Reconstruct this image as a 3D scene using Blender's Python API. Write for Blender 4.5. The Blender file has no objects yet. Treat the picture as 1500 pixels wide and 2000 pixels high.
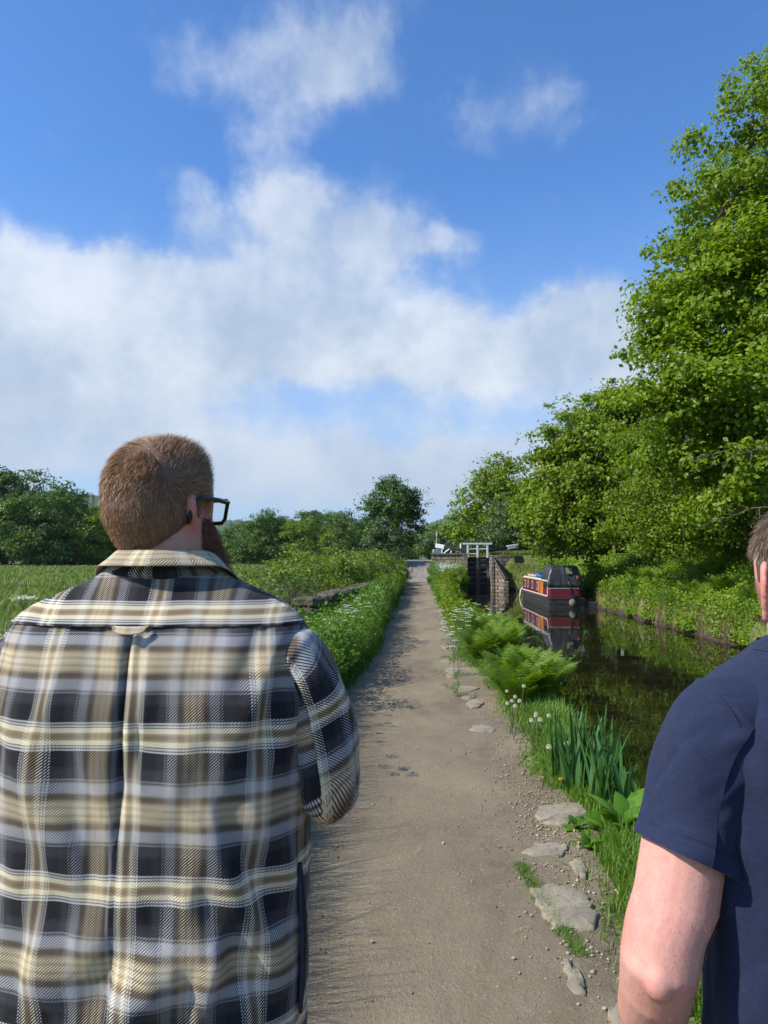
import bpy, bmesh, math, random
import numpy as np
from mathutils import Vector, Matrix, noise as mnoise
rad = math.radians
random.seed(7); RNG = np.random.default_rng(7)
S = bpy.context.scene; COL = S.collection
# ------------------------------------------------------------------ camera
EYE = 1.68; F = 1455.0; YAW = rad(2.56); PITCH = rad(3.54)
cam_d = bpy.data.cameras.new('camera'); cam = bpy.data.objects.new('camera', cam_d); COL.objects.link(cam)
cam.location = (0, 0, EYE); cam.rotation_euler = (rad(90) + PITCH, 0, YAW)
cam_d.sensor_fit = 'VERTICAL'; cam_d.sensor_height = 36; cam_d.lens = F/2000*36
cam_d.clip_start = 0.05; cam_d.clip_end = 8000
S.camera = cam
S.render.resolution_x = 768; S.render.resolution_y = 1024
S.view_settings.view_transform = 'Standard'; S.view_settings.look = 'None'
S.view_settings.gamma = 1.0; S.view_settings.exposure = 0.18
MCAM = cam.rotation_euler.to_matrix()
def P(px, py, Y):
    d = MCAM @ Vector(((px-750)/F, -(py-1000)/F, -1)); return Vector((0, 0, EYE)) + d*(Y/d.y)
def G(px, py, z=0.0):
    d = MCAM @ Vector(((px-750)/F, -(py-1000)/F, -1)); return Vector((0, 0, EYE)) + d*((z-EYE)/d.z)
def DIR(px, py):
    d = (MCAM @ Vector(((px-750)/F, -(py-1000)/F, -1))).normalized()
    return math.atan2(d.x, d.y), math.asin(d.z)
# ------------------------------------------------------------------ sun and sky
SUN_EL = rad(43); SUN_AZ = rad(-111)     # azimuth from +Y towards +X: behind the left shoulder
sd = Vector((math.sin(SUN_AZ)*math.cos(SUN_EL), math.cos(SUN_AZ)*math.cos(SUN_EL), math.sin(SUN_EL)))
sun_d = bpy.data.lights.new('sun', 'SUN'); sun_d.energy = 5.0; sun_d.angle = rad(0.5); sun_d.color = (1, .955, .88)
sun = bpy.data.objects.new('sun', sun_d); COL.objects.link(sun); sun.rotation_euler = sd.to_track_quat('Z', 'Y').to_euler()
W = bpy.data.worlds.new('World'); S.world = W; W.use_nodes = True
class NT:
    """small helper around a node tree"""
    def __init__(s, nt): s.nt = nt; nt.nodes.clear()
    def n(s, t, inp=None, **kw):
        nd = s.nt.nodes.new(t)
        for k, v in kw.items(): setattr(nd, k, v)
        for k, v in (inp or {}).items():
            if isinstance(v, bpy.types.NodeSocket): s.nt.links.new(v, nd.inputs[k])
            else: nd.inputs[k].default_value = v
        return nd
    def math(s, op, a, b=0.0, clamp=False):
        return s.n('ShaderNodeMath', {0: a, 1: b}, operation=op, use_clamp=clamp).outputs[0]
    def vmath(s, op, a, b=(0, 0, 0)):
        nd = s.n('ShaderNodeVectorMath', {0: a, 1: b}, operation=op)
        return nd.outputs['Value'] if op in ('LENGTH', 'DOT_PRODUCT') else nd.outputs[0]
    def mix(s, f, a, b, bt='MIX'):
        nd = s.nt.nodes.new('ShaderNodeMix'); nd.data_type = 'RGBA'; nd.blend_type = bt
        for i, v in ((0, f), (6, a), (7, b)):
            if isinstance(v, bpy.types.NodeSocket): s.nt.links.new(v, nd.inputs[i])
            elif i == 0: nd.inputs[0].default_value = v
            else: nd.inputs[i].default_value = (*v[:3], 1)
        return nd.outputs[2]
    def noise(s, vec, scale, detail=4, rough=.55, dist=0.0):
        i = {'Scale': scale, 'Detail': detail, 'Roughness': rough, 'Distortion': dist}
        if vec is not None: i['Vector'] = vec
        return s.n('ShaderNodeTexNoise', i).outputs['Fac']
    def mr(s, v, a, b, c=0.0, d=1.0, smooth=False):
        nd = s.n('ShaderNodeMapRange', {'Value': v, 'From Min': a, 'From Max': b, 'To Min': c, 'To Max': d})
        if smooth: nd.interpolation_type = 'SMOOTHSTEP'
        return nd.outputs[0]
    def ramp(s, f, stops, interp='LINEAR'):
        nd = s.n('ShaderNodeValToRGB', {0: f}); cr = nd.color_ramp; cr.interpolation = interp
        while len(cr.elements) < len(stops): cr.elements.new(1.0)
        for e, (p, c) in zip(cr.elements, stops): e.position = p; e.color = (*c, 1)
        return nd.outputs[0]
def build_world():
    T = NT(W.node_tree)
    sky = T.n('ShaderNodeTexSky'); sky.sky_type = 'NISHITA'; sky.sun_disc = False
    sky.sun_elevation = SUN_EL; sky.sun_rotation = SUN_AZ; sky.air_density = 1.0; sky.dust_density = .6; sky.ozone_density = 2.5
    co = T.n('ShaderNodeTexCoord').outputs['Generated']
    sep = T.n('ShaderNodeSeparateXYZ', {0: co})
    az = T.math('ARCTAN2', sep.outputs[0], sep.outputs[1]); el = T.math('ARCSINE', sep.outputs[2])
    ae = T.n('ShaderNodeCombineXYZ', {0: az, 1: el, 2: 0.0}).outputs[0]
    # soft edges come from warping the sky coordinates with noise
    nz = T.n('ShaderNodeTexNoise', {'Vector': ae, 'Scale': 5.0, 'Detail': 6.0, 'Roughness': .6})
    wv = T.vmath('MULTIPLY', T.vmath('SUBTRACT', nz.outputs['Color'], (.5, .5, .5)), (.22, .14, 0))
    aw = T.vmath('ADD', ae, wv)
    nz2 = T.n('ShaderNodeTexNoise', {'Vector': ae, 'Scale': 22.0, 'Detail': 5.0, 'Roughness': .6})
    aw = T.vmath('ADD', aw, T.vmath('MULTIPLY', T.vmath('SUBTRACT', nz2.outputs['Color'], (.5, .5, .5)), (.045, .04, 0)))
    blobs = [(640, 40, 190, 120, .8), (560, 150, 150, 110, .8), (700, 90, 120, 90, .6), (400, 120, 150, 90, .45), (560, 260, 120, 60, .4), (300, 40, 90, 60, .25),
             (1030, 190, 150, 85, .6), (950, 240, 100, 60, .35), (1090, 160, 80, 50, .3),
             (555, 365, 95, 75, .9), (380, 400, 110, 75, .7), (600, 450, 240, 100, .9), (780, 480, 150, 70, .7), (860, 470, 100, 40, .4),
             (60, 560, 260, 130, 1.1), (250, 640, 330, 150, 1.1), (560, 620, 380, 150, 1.2), (800, 680, 330, 120, 1.1), (1130, 600, 170, 80, .8),
             (1150, 720, 330, 130, 1.0), (1500, 760, 300, 120, .8), (150, 850, 420, 110, 1.0), (700, 870, 300, 70, .6), (900, 960, 300, 60, .6), (850, 800, 200, 50, .35), (250, 760, 420, 90, .55), (640, 940, 400, 80, .9), (430, 880, 110, 60, .9), (1000, 900, 320, 70, .9),
             (-300, 760, 400, 300, 1.0), (-500, 400, 300, 200, .7), (1900, 500, 300, 150, .7), (2300, 900, 500, 160, .9), (-1200, 700, 500, 200, .8)]
    tot = None
    for (px, py, rx, ry, st) in blobs:
        if -200 <= px <= 1700: a0, e0 = DIR(px, py)
        else: a0 = (px-815)/F; e0 = (1090-py)/F
        d = T.vmath('LENGTH', T.vmath('MULTIPLY', T.vmath('SUBTRACT', aw, (a0, e0, 0)), (F/rx/1.25, F/ry/1.25, 0)))
        v = T.mr(d, 1.0, 0.0 if py < 500 else .15, 0, st*(.85 if py < 300 else 1), True)
        tot = v if tot is None else T.math('MAXIMUM', tot, v) if st > 2 else T.math('ADD', tot, v)
    det = T.noise(ae, 14, 8, .62)
    big = T.noise(ae, 5, 3, .5)
    m = T.math('ADD', tot, T.mr(det, .3, .7, -.22, .22))
    m = T.mr(m, .05, 1.25, 0, 1, True)
    # brighter crests, greyer undersides
    sh = T.mr(T.math('ADD', T.math('MULTIPLY', det, .5), T.math('MULTIPLY', big, .8)), .45, .85, 0, 1, True)
    low = T.mr(el, .0, .28, 0, 1, True)
    ccol = T.mix(T.math('MULTIPLY', sh, T.math('ADD', T.math('MULTIPLY', low, .88), .12)), (.43, .525, .66), (.77, .815, .87))
    skyc = T.vmath('MULTIPLY', sky.outputs[0], (.090, .140, .195))
    hz = T.mr(el, -.02, .50, .88, 0, True)
    skyc2 = T.mix(hz, skyc, (.40, .54, .75))
    fin = T.mix(T.math('MULTIPLY', m, T.mr(el, .25, .60, .90, .64)), skyc2, ccol)
    bg = T.n('ShaderNodeBackground', {0: fin, 1: 1.0})
    out = T.n('ShaderNodeOutputWorld'); T.nt.links.new(bg.outputs[0], out.inputs[0])
build_world()
# ------------------------------------------------------------------ object helpers
def tag(o, label=None, cat=None, group=None, kind=None):
    if label: o['label'] = label
    if cat: o['category'] = cat
    if group: o['group'] = group
    if kind: o['kind'] = kind
    return o
def link(o, parent=None):
    COL.objects.link(o)
    if parent: o.parent = parent
    return o
def empty(name, loc, label, cat, group=None, rz=0.0):
    o = bpy.data.objects.new(name, None); o.empty_display_size = .2; COL.objects.link(o)
    o.location = loc; o.rotation_euler = (0, 0, rz); tag(o, label, cat, group); return o
def npmesh(name, V, Fs, mat, parent=None, attrs=None, uv=None, smooth=False):
    """V (n,3); Fs one (m,k) array or list of them; attrs dict name->(n,) point floats; uv (n,2) per vertex"""
    if not isinstance(Fs, list): Fs = [Fs]
    Fs = [np.asarray(f, dtype=np.int32) for f in Fs if len(f)]
    me = bpy.data.meshes.new(name)
    V = np.ascontiguousarray(V, dtype=np.float32)
    me.vertices.add(len(V)); me.vertices.foreach_set('co', V.ravel())
    li = np.concatenate([f.ravel() for f in Fs]); tots = np.concatenate([np.full(len(f), f.shape[1], np.int32) for f in Fs])
    starts = np.concatenate([[0], np.cumsum(tots)[:-1]]).astype(np.int32)
    me.loops.add(len(li)); me.loops.foreach_set('vertex_index', li)
    me.polygons.add(len(tots)); me.polygons.foreach_set('loop_start', starts); me.polygons.foreach_set('loop_total', tots)
    if smooth: me.polygons.foreach_set('use_smooth', np.ones(len(tots), bool))
    if uv is not None:
        l = me.uv_layers.new(name='UVMap'); l.data.foreach_set('uv', np.asarray(uv, np.float32)[li].ravel())
    for k, a in (attrs or {}).items():
        at = me.attributes.new(k, 'FLOAT', 'POINT'); at.data.foreach_set('value', np.asarray(a, np.float32))
    me.update(calc_edges=True)
    for m in (mat if isinstance(mat, list) else [mat]): me.materials.append(m)
    o = bpy.data.objects.new(name, me); return link(o, parent)
def copy_tree(o, parent=None):
    c = o.copy(); COL.objects.link(c)
    if parent: c.parent = parent
    for ch in [q for q in bpy.data.objects if q.parent == o]: copy_tree(ch, c)
    return c
class MB:
    def __init__(s): s.v = []; s.f = []
    def add(s, vs, fs):
        k = len(s.v); s.v += [tuple(v) for v in vs]; s.f += [tuple(i+k for i in f) for f in fs]; return s
    def box(s, c, d, rz=0.0, rx=0.0, ry=0.0):
        M = Matrix.Rotation(rz, 3, 'Z') @ Matrix.Rotation(ry, 3, 'Y') @ Matrix.Rotation(rx, 3, 'X'); c = Vector(c)
        vs = [c + M @ Vector((x*d[0]/2, y*d[1]/2, z*d[2]/2)) for x in (-1, 1) for y in (-1, 1) for z in (-1, 1)]
        return s.add(vs, [(0, 1, 3, 2), (4, 6, 7, 5), (0, 4, 5, 1), (2, 3, 7, 6), (0, 2, 6, 4), (1, 5, 7, 3)])
    def bb(s, x0, x1, y0, y1, z0, z1): return s.box(((x0+x1)/2, (y0+y1)/2, (z0+z1)/2), (x1-x0, y1-y0, z1-z0))
    def tube(s, pts, rr, n=8, cap=True, squash=1.0):
        pts = [Vector(p) for p in pts]
        if not isinstance(rr, (list, tuple)): rr = [rr]*len(pts)
        up = Vector((0, 0, 1)); rings = []; prevn = None
        for i, p in enumerate(pts):
            t = (pts[min(i+1, len(pts)-1)] - pts[max(i-1, 0)])
            t = t.normalized() if t.length > 1e-9 else up
            if prevn is None:
                a = Vector((1, 0, 0)) if abs(t.x) < .8 else Vector((0, 1, 0)); nn = (a - t*a.dot(t)).normalized()
            else:
                nn = prevn - t*prevn.dot(t); nn = nn.normalized() if nn.length > 1e-6 else prevn
            prevn = nn; b = t.cross(nn)
            rings.append([p + (nn*math.cos(2*math.pi*k/n) + b*math.sin(2*math.pi*k/n)*squash)*rr[i] for k in range(n)])
        return s.rings(rings, cap)
    def rings(s, rings, cap=True):
        n = len(rings[0]); vs = [v for r in rings for v in r]; fs = []
        for i in range(len(rings)-1):
            for k in range(n):
                fs.append((i*n+k, i*n+(k+1) % n, (i+1)*n+(k+1) % n, (i+1)*n+k))
        if cap: fs += [tuple(range(n-1, -1, -1)), tuple((len(rings)-1)*n+k for k in range(n))]
        return s.add(vs, fs)
    def prism(s, poly, ax, a, b):
        """poly of 2D points in the plane normal to axis ax, extruded from a to b"""
        def mk(p, t): return {'x': (t, p[0], p[1]), 'y': (p[0], t, p[1]), 'z': (p[0], p[1], t)}[ax]
        n = len(poly)
        return s.add([mk(p, a) for p in poly]+[mk(p, b) for p in poly],
                     [tuple(range(n)), tuple(range(2*n-1, n-1, -1))]+[(k, k+n, (k+1) % n+n, (k+1) % n) for k in range(n)])
    def ball(s, c, r, seg=12, rg=8):
        if not isinstance(r, (tuple, list)): r = (r, r, r)
        rings = [[(c[0]+r[0]*math.sin(t)*math.cos(2*math.pi*k/seg), c[1]+r[1]*math.sin(t)*math.sin(2*math.pi*k/seg), c[2]-r[2]*math.cos(t)) for k in range(seg)]
                 for t in [math.pi*(i+.5)/(rg) for i in range(rg)]]
        return s.rings(rings)
    def build(s, name, mat, parent=None, bevel=0.0, smooth=False, off=None):
        me = bpy.data.meshes.new(name)
        v = s.v if off is None else [(a-off[0], b-off[1], c-off[2]) for a, b, c in s.v]
        me.from_pydata(v, [], s.f); bm = bmesh.new(); bm.from_mesh(me)
        bmesh.ops.recalc_face_normals(bm, faces=bm.faces); bm.to_mesh(me); bm.free()
        me.materials.append(mat)
        if smooth: me.polygons.foreach_set('use_smooth', [True]*len(me.polygons))
        o = bpy.data.objects.new(name, me); link(o, parent)
        if bevel: m = o.modifiers.new('bevel', 'BEVEL'); m.width = bevel; m.segments = 2; m.limit_method = 'ANGLE'
        return o
def sstep(a, b, x):
    t = np.clip((np.asarray(x, float)-a)/(b-a), 0, 1); return t*t*(3-2*t)
def vnoise(x, y, s=1.0, seed=0):
    """cheap smooth value noise, vectorised, about -1..1"""
    x = np.asarray(x, float)*s; y = np.asarray(y, float)*s
    xi = np.floor(x); yi = np.floor(y); fx = x-xi; fy = y-yi; fx = fx*fx*(3-2*fx); fy = fy*fy*(3-2*fy)
    def h(a, b):
        n = np.sin(a*127.1+b*311.7+seed*74.7)*43758.5453; return (n-np.floor(n))*2-1
    return (h(xi, yi)*(1-fx)+h(xi+1, yi)*fx)*(1-fy)+(h(xi, yi+1)*(1-fx)+h(xi+1, yi+1)*fx)*fy
# ------------------------------------------------------------------ materials
MATS = {}
def material(name, fn):
    if name in MATS: return MATS[name]
    m = bpy.data.materials.new(name); m.use_nodes = True; T = NT(m.node_tree); sh = fn(T)
    out = T.n('ShaderNodeOutputMaterial'); T.nt.links.new(sh, out.inputs['Surface']); MATS[name] = m; return m
def prin(T, col, rough=.6, bump=None, bstr=.3, bdist=.01, **kw):
    i = {'Base Color': col if isinstance(col, bpy.types.NodeSocket) else (*col, 1), 'Roughness': rough}
    i.update(kw)
    if bump is not None:
        i['Normal'] = T.n('ShaderNodeBump', {'Strength': bstr, 'Distance': bdist, 'Height': bump}).outputs[0]
    return T.n('ShaderNodeBsdfPrincipled', i).outputs[0]
def mottled(name, c1, c2, scale=8, rough=.8, bstr=.3, bdist=.01, c3=None, sp=0.5):
    def fn(T):
        co = T.n('ShaderNodeTexCoord').outputs['Object']
        a = T.noise(co, scale, 6, .6); b = T.noise(co, scale*6, 4, .6)
        col = T.mix(T.mr(a, .35, .65), c1, c2)
        if c3: col = T.mix(T.mr(b, .52, .66), col, c3)
        return prin(T, col, rough, T.math('ADD', a, T.math('MULTIPLY', b, .6)), bstr, bdist, **{'Specular IOR Level': sp})
    return material(name, fn)
def plain(name, c, rough=.5, **kw):
    def fn(T):
        co = T.n('ShaderNodeTexCoord').outputs['Object']; a = T.noise(co, 9, 5, .65)
        col = T.mix(T.mr(a, .3, .75), c, tuple(x*.72 for x in c))
        return prin(T, col, rough, a, .15, .004, **kw)
    return material(name, fn)
def leafmat(name, dark, mid, light, trans=.35, rough=.5, spec=.35):
    def fn(T):
        r = T.n('ShaderNodeAttribute', attribute_name='rnd').outputs['Fac']
        col = T.ramp(r, [(0, dark), (.5, mid), (1, light)])
        p = prin(T, col, rough, **{'Specular IOR Level': spec})
        tc = T.mix(1.0, col, (1.25, 1.35, .45), 'MULTIPLY')
        t = T.n('ShaderNodeBsdfTranslucent', {'Color': tc}).outputs[0]
        return T.n('ShaderNodeMixShader', {0: trans, 1: p, 2: t}).outputs[0]
    return material(name, fn)
BARK = mottled('bark', (.10, .075, .05), (.05, .04, .028), 6, .9, .8, .03)
BARKP = mottled('bark_pale', (.22, .18, .13), (.10, .08, .06), 8, .9, .6, .02)
L_OAK = leafmat('oak_leaf', (.10, .17, .005), (.19, .275, .006), (.32, .40, .014), .42)
L_MID = leafmat('maple_leaf', (.105, .17, .008), (.185, .26, .010), (.29, .36, .02), .40)
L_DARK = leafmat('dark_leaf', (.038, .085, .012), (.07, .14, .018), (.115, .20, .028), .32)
L_FAR = leafmat('far_leaf', (.055, .105, .016), (.09, .16, .020), (.15, .23, .030), .32)
L_SAGE = leafmat('sage_leaf', (.07, .11, .035), (.10, .15, .05), (.15, .20, .07), .3)
L_BUSH = leafmat('bramble_leaf', (.10, .16, .018), (.175, .245, .026), (.28, .35, .045), .36)
L_BANK = leafmat('bank_leaf', (.10, .18, .008), (.17, .27, .012), (.28, .37, .022), .38)
L_GRASS = leafmat('grass_blade', (.06, .14, .012), (.115, .225, .018), (.22, .33, .05), .36)
L_FIELD = leafmat('meadow_grass', (.10, .16, .025), (.19, .25, .05), (.36, .36, .13), .34)
L_FERN = leafmat('fern_frond', (.095, .17, .012), (.155, .25, .02), (.24, .35, .035), .38)
L_IRIS = leafmat('iris_blade', (.04, .115, .028), (.07, .17, .045), (.12, .24, .06), .25, .38)
L_DOCK = leafmat('dock_leaf', (.06, .15, .012), (.11, .25, .02), (.17, .33, .03), .4, .35)
STRAW = leafmat('dry_straw', (.20, .15, .07), (.32, .25, .13), (.45, .37, .20), .2, .7)
WHITE_FL = leafmat('white_petal', (.62, .64, .55), (.74, .75, .68), (.8, .8, .76), .25, .6)
CLOCK = leafmat('seed_fluff', (.5, .48, .42), (.66, .64, .58), (.78, .76, .72), .4, .8)
YELLOW_FL = leafmat('yellow_petal', (.7, .42, .01), (.8, .52, .015), (.85, .6, .03), .2, .6)
STEM = plain('green_stem', (.09, .15, .04), .6)
REDSTEM = plain('reddish_stem', (.20, .13, .07), .6)
# ------------------------------------------------------------------ vegetation builders
def unit(v): return v/np.maximum(np.linalg.norm(v, axis=1, keepdims=True), 1e-9)
def leaf_arrays(C, size, N, rnd, ratio=.6, rng=RNG):
    """one pointed leaf (a folded quad) for every centre"""
    n = len(C); a = unit(rng.normal(size=(n, 3))); T1 = unit(np.cross(N, a)); T2 = np.cross(N, T1)
    s = (size*rng.uniform(.7, 1.25, n))[:, None]
    V = np.stack([C-T1*s*.5, C+T2*s*ratio*.5+N*s*.08, C+T1*s*.5-N*s*.06, C-T2*s*ratio*.5+N*s*.08], 1).reshape(-1, 3)
    Fq = np.arange(4*n).reshape(n, 4); return V, Fq, np.repeat(rnd, 4)
def crown_points(blobs, nclump, per, cr, rng, flat=.55, inner=.35, shell=.5):
    """leaf centres gathered in clumps over a union of ellipsoids"""
    B = np.array(blobs, float); vol = (B[:, 3]*B[:, 4]*B[:, 5])**(2/3); nb = max(8, nclump//(5 if per > 40 else 2)); ib = rng.choice(len(B), nb, p=vol/vol.sum())
    db = unit(rng.normal(size=(nb, 3))); rb = np.where(rng.random(nb) < inner, rng.uniform(.3, .85, nb), rng.uniform(.80, 1.04, nb))
    jb = rng.integers(0, nb, nclump*2); idx = ib[jb]; d = unit(db[jb]+rng.normal(size=(nclump*2, 3))*.12)
    C = B[idx, :3] + db[jb]*B[idx, 3:6]*rb[jb][:, None] + rng.normal(size=(nclump*2, 3))*np.array([1, 1, .55])*cr*(.85 if per > 40 else .6)
    keep = np.ones(len(C), bool)
    for j in range(len(B)):
        q = np.linalg.norm((C-B[j, :3])/B[j, 3:6], axis=1); keep &= ~((q < shell) & (idx != j))
    C = C[keep][:nclump]; d = d[keep][:nclump]
    sc = rng.uniform(.55, 1.5, len(C))*cr
    off = np.clip(rng.normal(size=(len(C), per, 3)), -1.7, 1.7)*np.array([.5, .5, .5*flat])
    pts = (C[:, None, :] + off*sc[:, None, None]).reshape(-1, 3)
    out = np.repeat(d, per, 0); o2 = off.reshape(-1, 3)
    nrm = unit(out*.55 + unit(o2)*.45 + np.array([0, 0, .55]) + rng.normal(size=pts.shape)*.55)
    cl = np.repeat(rng.random(len(C)), per); rnd = np.clip(.25+.35*cl + rng.normal(size=len(pts))*.17, 0, 1)
    return pts, nrm, rnd, C
def tree(name, base, trunk_h, tr, blobs, nclump, per, cr, leaf, mat, label, cat, group=None, seed=1, limbs=24, bark=None, ratio=.6, lean=(0, 0), forks=None, inner=.35, flat=.55):
    """blobs relative to base"""
    rng = np.random.default_rng(seed); rr = random.Random(seed)
    root = empty(name, base, label, cat, group)
    pts, nrm, rnd, C = crown_points(blobs, nclump, per, cr, rng, flat, inner)
    V, Fq, at = leaf_arrays(pts, leaf, nrm, rnd, ratio, rng)
    npmesh('crown', V, Fq, mat, root, {'rnd': at})
    mb = MB(); top = Vector((lean[0], lean[1], trunk_h)); n = 7
    tp = []
    for i in range(n):
        t = i/(n-1); tp.append(Vector((lean[0]*t+rr.uniform(-1, 1)*tr*.5*t, lean[1]*t+rr.uniform(-1, 1)*tr*.5*t, trunk_h*t-.25*(i == 0))))
    mb.tube(tp, [tr*(1.35 if i == 0 else 1-.6*i/(n-1)) for i in range(n)], 9)
    for f in (forks or []):
        f = Vector(f); s0 = tp[1]; mb.tube([s0, s0.lerp(f, .35)+Vector((0, 0, .15)), s0.lerp(f, .7), f], [tr*.7, tr*.55, tr*.42, tr*.25], 7)
    for k in range(min(limbs, len(C))):
        c = Vector(C[rr.randrange(len(C))]); t = rr.uniform(.35, 1); i = min(int(t*(n-1)), n-2); s0 = tp[i].lerp(tp[i+1], t*(n-1)-i)
        c = s0.lerp(c, .95); m1 = s0.lerp(c, .4)+Vector((rr.uniform(-.3, .3), rr.uniform(-.3, .3), rr.uniform(.0, .6)))*tr*2; m2 = s0.lerp(c, .75)+Vector((rr.uniform(-.3, .3), rr.uniform(-.3, .3), .2))*tr
        r0 = tr*rr.uniform(.18, .38); mb.tube([s0, m1, m2, c], [r0, r0*.65, r0*.4, r0*.12], 5)
    mb.build('trunk', bark or BARK, root, smooth=True)
    return root
def blades(Pn, h, w, lean, rnd, rng=RNG, az=None, droop=0.0):
    """curved grass blades: base pair, middle pair, tip"""
    n = len(Pn); az = rng.uniform(0, 2*np.pi, n) if az is None else az
    D = np.stack([np.cos(az), np.sin(az), np.zeros(n)], 1); a2 = az+np.pi/2+rng.normal(size=n)*.4; Wd = np.stack([np.cos(a2), np.sin(a2), np.zeros(n)], 1)*(w*.5)[:, None]
    U = np.array([0, 0, 1.]); h_ = h[:, None]; L = (lean*h)[:, None]
    m = Pn + U*h_*.55 + D*L*.3; t = Pn + U*h_*(1-droop) + D*L
    V = np.stack([Pn-Wd, Pn+Wd, m+Wd*.8, m-Wd*.8, t], 1).reshape(-1, 3); k = np.arange(n)[:, None]*5
    return V, [np.concatenate([k, k+1, k+2, k+3], 1), np.concatenate([k+3, k+2, k+4], 1)], np.repeat(rnd, 5)
def merge(parts):
    Vs, Fq, Ft, A, k = [], [], [], [], 0
    for V, Fs, a in parts:
        Vs.append(V); A.append(a)
        for f in (Fs if isinstance(Fs, list) else [Fs]): (Fq if f.shape[1] == 4 else Ft).append(f+k)
        k += len(V)
    return np.concatenate(Vs), [np.concatenate(x) for x in (Fq, Ft) if x], np.concatenate(A)
# ================================================================== TERRAIN
WZ = -0.82                                  # water level
LOCKY = 58.5
def xl(Y): return 1.75 + .15*sstep(10, 20, Y) + .85*sstep(33, 47, Y) + 1.0*sstep(48, 55, Y)
def path_l(Y): return -0.86 + .18*vnoise(Y, 0*np.asarray(Y, float), .35, 3)
def path_r(Y):
    Y = np.asarray(Y, float); return 0.93 - .16*sstep(3, 22, Y) + .10*vnoise(Y, Y*0, .8, 5)+.05*vnoise(Y, Y*0, 2.3, 6) - .35*sstep(45, 51, Y)*0
def gz(X, Y):
    X = np.asarray(X, float); Y = np.asarray(Y, float)
    rise = sstep(50, 61.5, Y)
    left = rise*1.5*sstep(-9, -2.5, X) + .10*vnoise(X, Y, .13, 1)*sstep(3, 12, -X)
    left = left + .22*sstep(-1.0, -2.0, X)*0 + .16*sstep(1.0, 2.2, -X)*(1-rise)*sstep(8, 12, Y)
    mid = sstep(50, 60.5, Y)*1.95; mid = np.where((X < 4.2) & (Y < 57.75), np.minimum(mid, .10+.55*sstep(50, 56, Y)), mid); mid = np.where((X > 5.9) & (Y < 59.0+.5*(X > 7.6)), np.minimum(mid, .95), mid)
    right = -.50 + .75*sstep(9.15, 10.8, X) + 2.9*sstep(9.8, 17.5, X) + 2.0*sstep(17, 40, X) + .26*vnoise(X, Y, .5, 9)*sstep(9.2, 10.5, X)+.14*vnoise(X, Y, 1.3, 19)*sstep(9.2, 10.2, X)
    right = np.maximum(right, mid) - .9*np.exp(-((X-11.6)/1.2)**2-((Y-44)/3.0)**2)*0
    land = np.where(X < 2.0, left, 0)
    wm = sstep(1.1, 4, X)*(1-sstep(8.8, 9.5, X)); land = np.where(X >= 1.1, (1-sstep(1.1, 4, X))*left+sstep(1.1, 4, X)*mid, land)
    land = land*(1-sstep(8.8, 9.8, X)) + right*sstep(8.8, 9.8, X)
    e = xl(Y) + .12*vnoise(Y, X*0, .9, 2)
    ye = 58.5 - 4.5*sstep(6.6, 9.4, X) - 3.0*(1-sstep(3.0, 3.9, X))
    rb_ = .16*vnoise(Y, X*0, .55, 4)+.10*vnoise(Y, X*0, 1.6, 7); m = sstep(e-.28, e+.15, X)*(1-sstep(8.80+rb_, 9.20+rb_, X))*(1-sstep(ye-1.2, ye+1.0, Y))
    z = land*(1-m) + (-1.9)*m
    ch = (X > 3.82) & (X < 5.70) & (Y > 55) & (Y < 63)
    z = np.where(ch, -1.9, z)
    far = sstep(70, 200, np.hypot(X, Y)); z = z*(1-far) + 0.02*far
    return z
def grid_mesh(name, xs, ys, zf, mat, uvs=False):
    XX, YY = np.meshgrid(xs, ys); ZZ = zf(XX, YY); nx = len(xs); ny = len(ys)
    V = np.stack([XX, YY, ZZ], -1).reshape(-1, 3)
    i = (np.arange(ny-1)[:, None]*nx + np.arange(nx-1)[None]).ravel()
    return npmesh(name, V, np.stack([i, i+1, i+nx+1, i+nx], 1), mat, smooth=True)
def m_ground(T):
    co = T.n('ShaderNodeTexCoord').outputs['Object']
    a = T.noise(co, .35, 6, .6); b = T.noise(co, 9, 5, .65); c = T.noise(co, 60, 4, .6)
    g = T.mix(T.mr(a, .35, .65), (.12, .155, .028), (.21, .22, .065))
    g = T.mix(T.mr(b, .45, .62), g, (.05, .075, .02))
    y = T.n('ShaderNodeSeparateXYZ', {0: co}).outputs[2]
    soil = T.mix(T.mr(b, .4, .6), (.10, .07, .045), (.045, .033, .022))
    col = T.mix(T.mr(y, -.66, -.52), soil, g)
    return prin(T, col, .9, T.math('ADD', b, c), .6, .03, **{'Specular IOR Level': .2})
GROUND = material('meadow_ground', m_ground)
xs = np.concatenate([[-900, -500, -300, -200, -140, -100, -70, -50, -36, -26, -20, -16, -13], np.arange(-11, -3, .5), np.arange(-3, -.9, .15), np.arange(-.9, 3.8, .1),
                     [3.80, 3.84, 3.9], np.arange(4.0, 5.6, .2), [5.68, 5.72], np.arange(5.8, 8.6, .25), np.arange(8.7, 12, .12), np.arange(12.2, 20, .4), [21, 23, 26, 30, 36, 45, 60, 90, 140, 220, 400, 900]])
ys = np.concatenate([[-60, -30, -15, -8], np.arange(-5, 1.5, .5), np.arange(1.5, 16, .15), np.arange(16, 50, .35), np.arange(50, 64, .25), [65, 67, 70, 75, 82, 90, 100, 115, 135, 160, 200, 260, 350, 500, 800, 1300, 2500]])
def ground_z(X, Y):
    z = gz(X, Y); inpath = sstep(path_l(Y)-.15, path_l(Y)+.1, X)*(1-sstep(path_r(Y)-.1, path_r(Y)+.15, X))*(Y < 90)
    return z - .05*inpath
tag(grid_mesh('ground', xs, ys, ground_z, GROUND), kind='structure')
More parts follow.
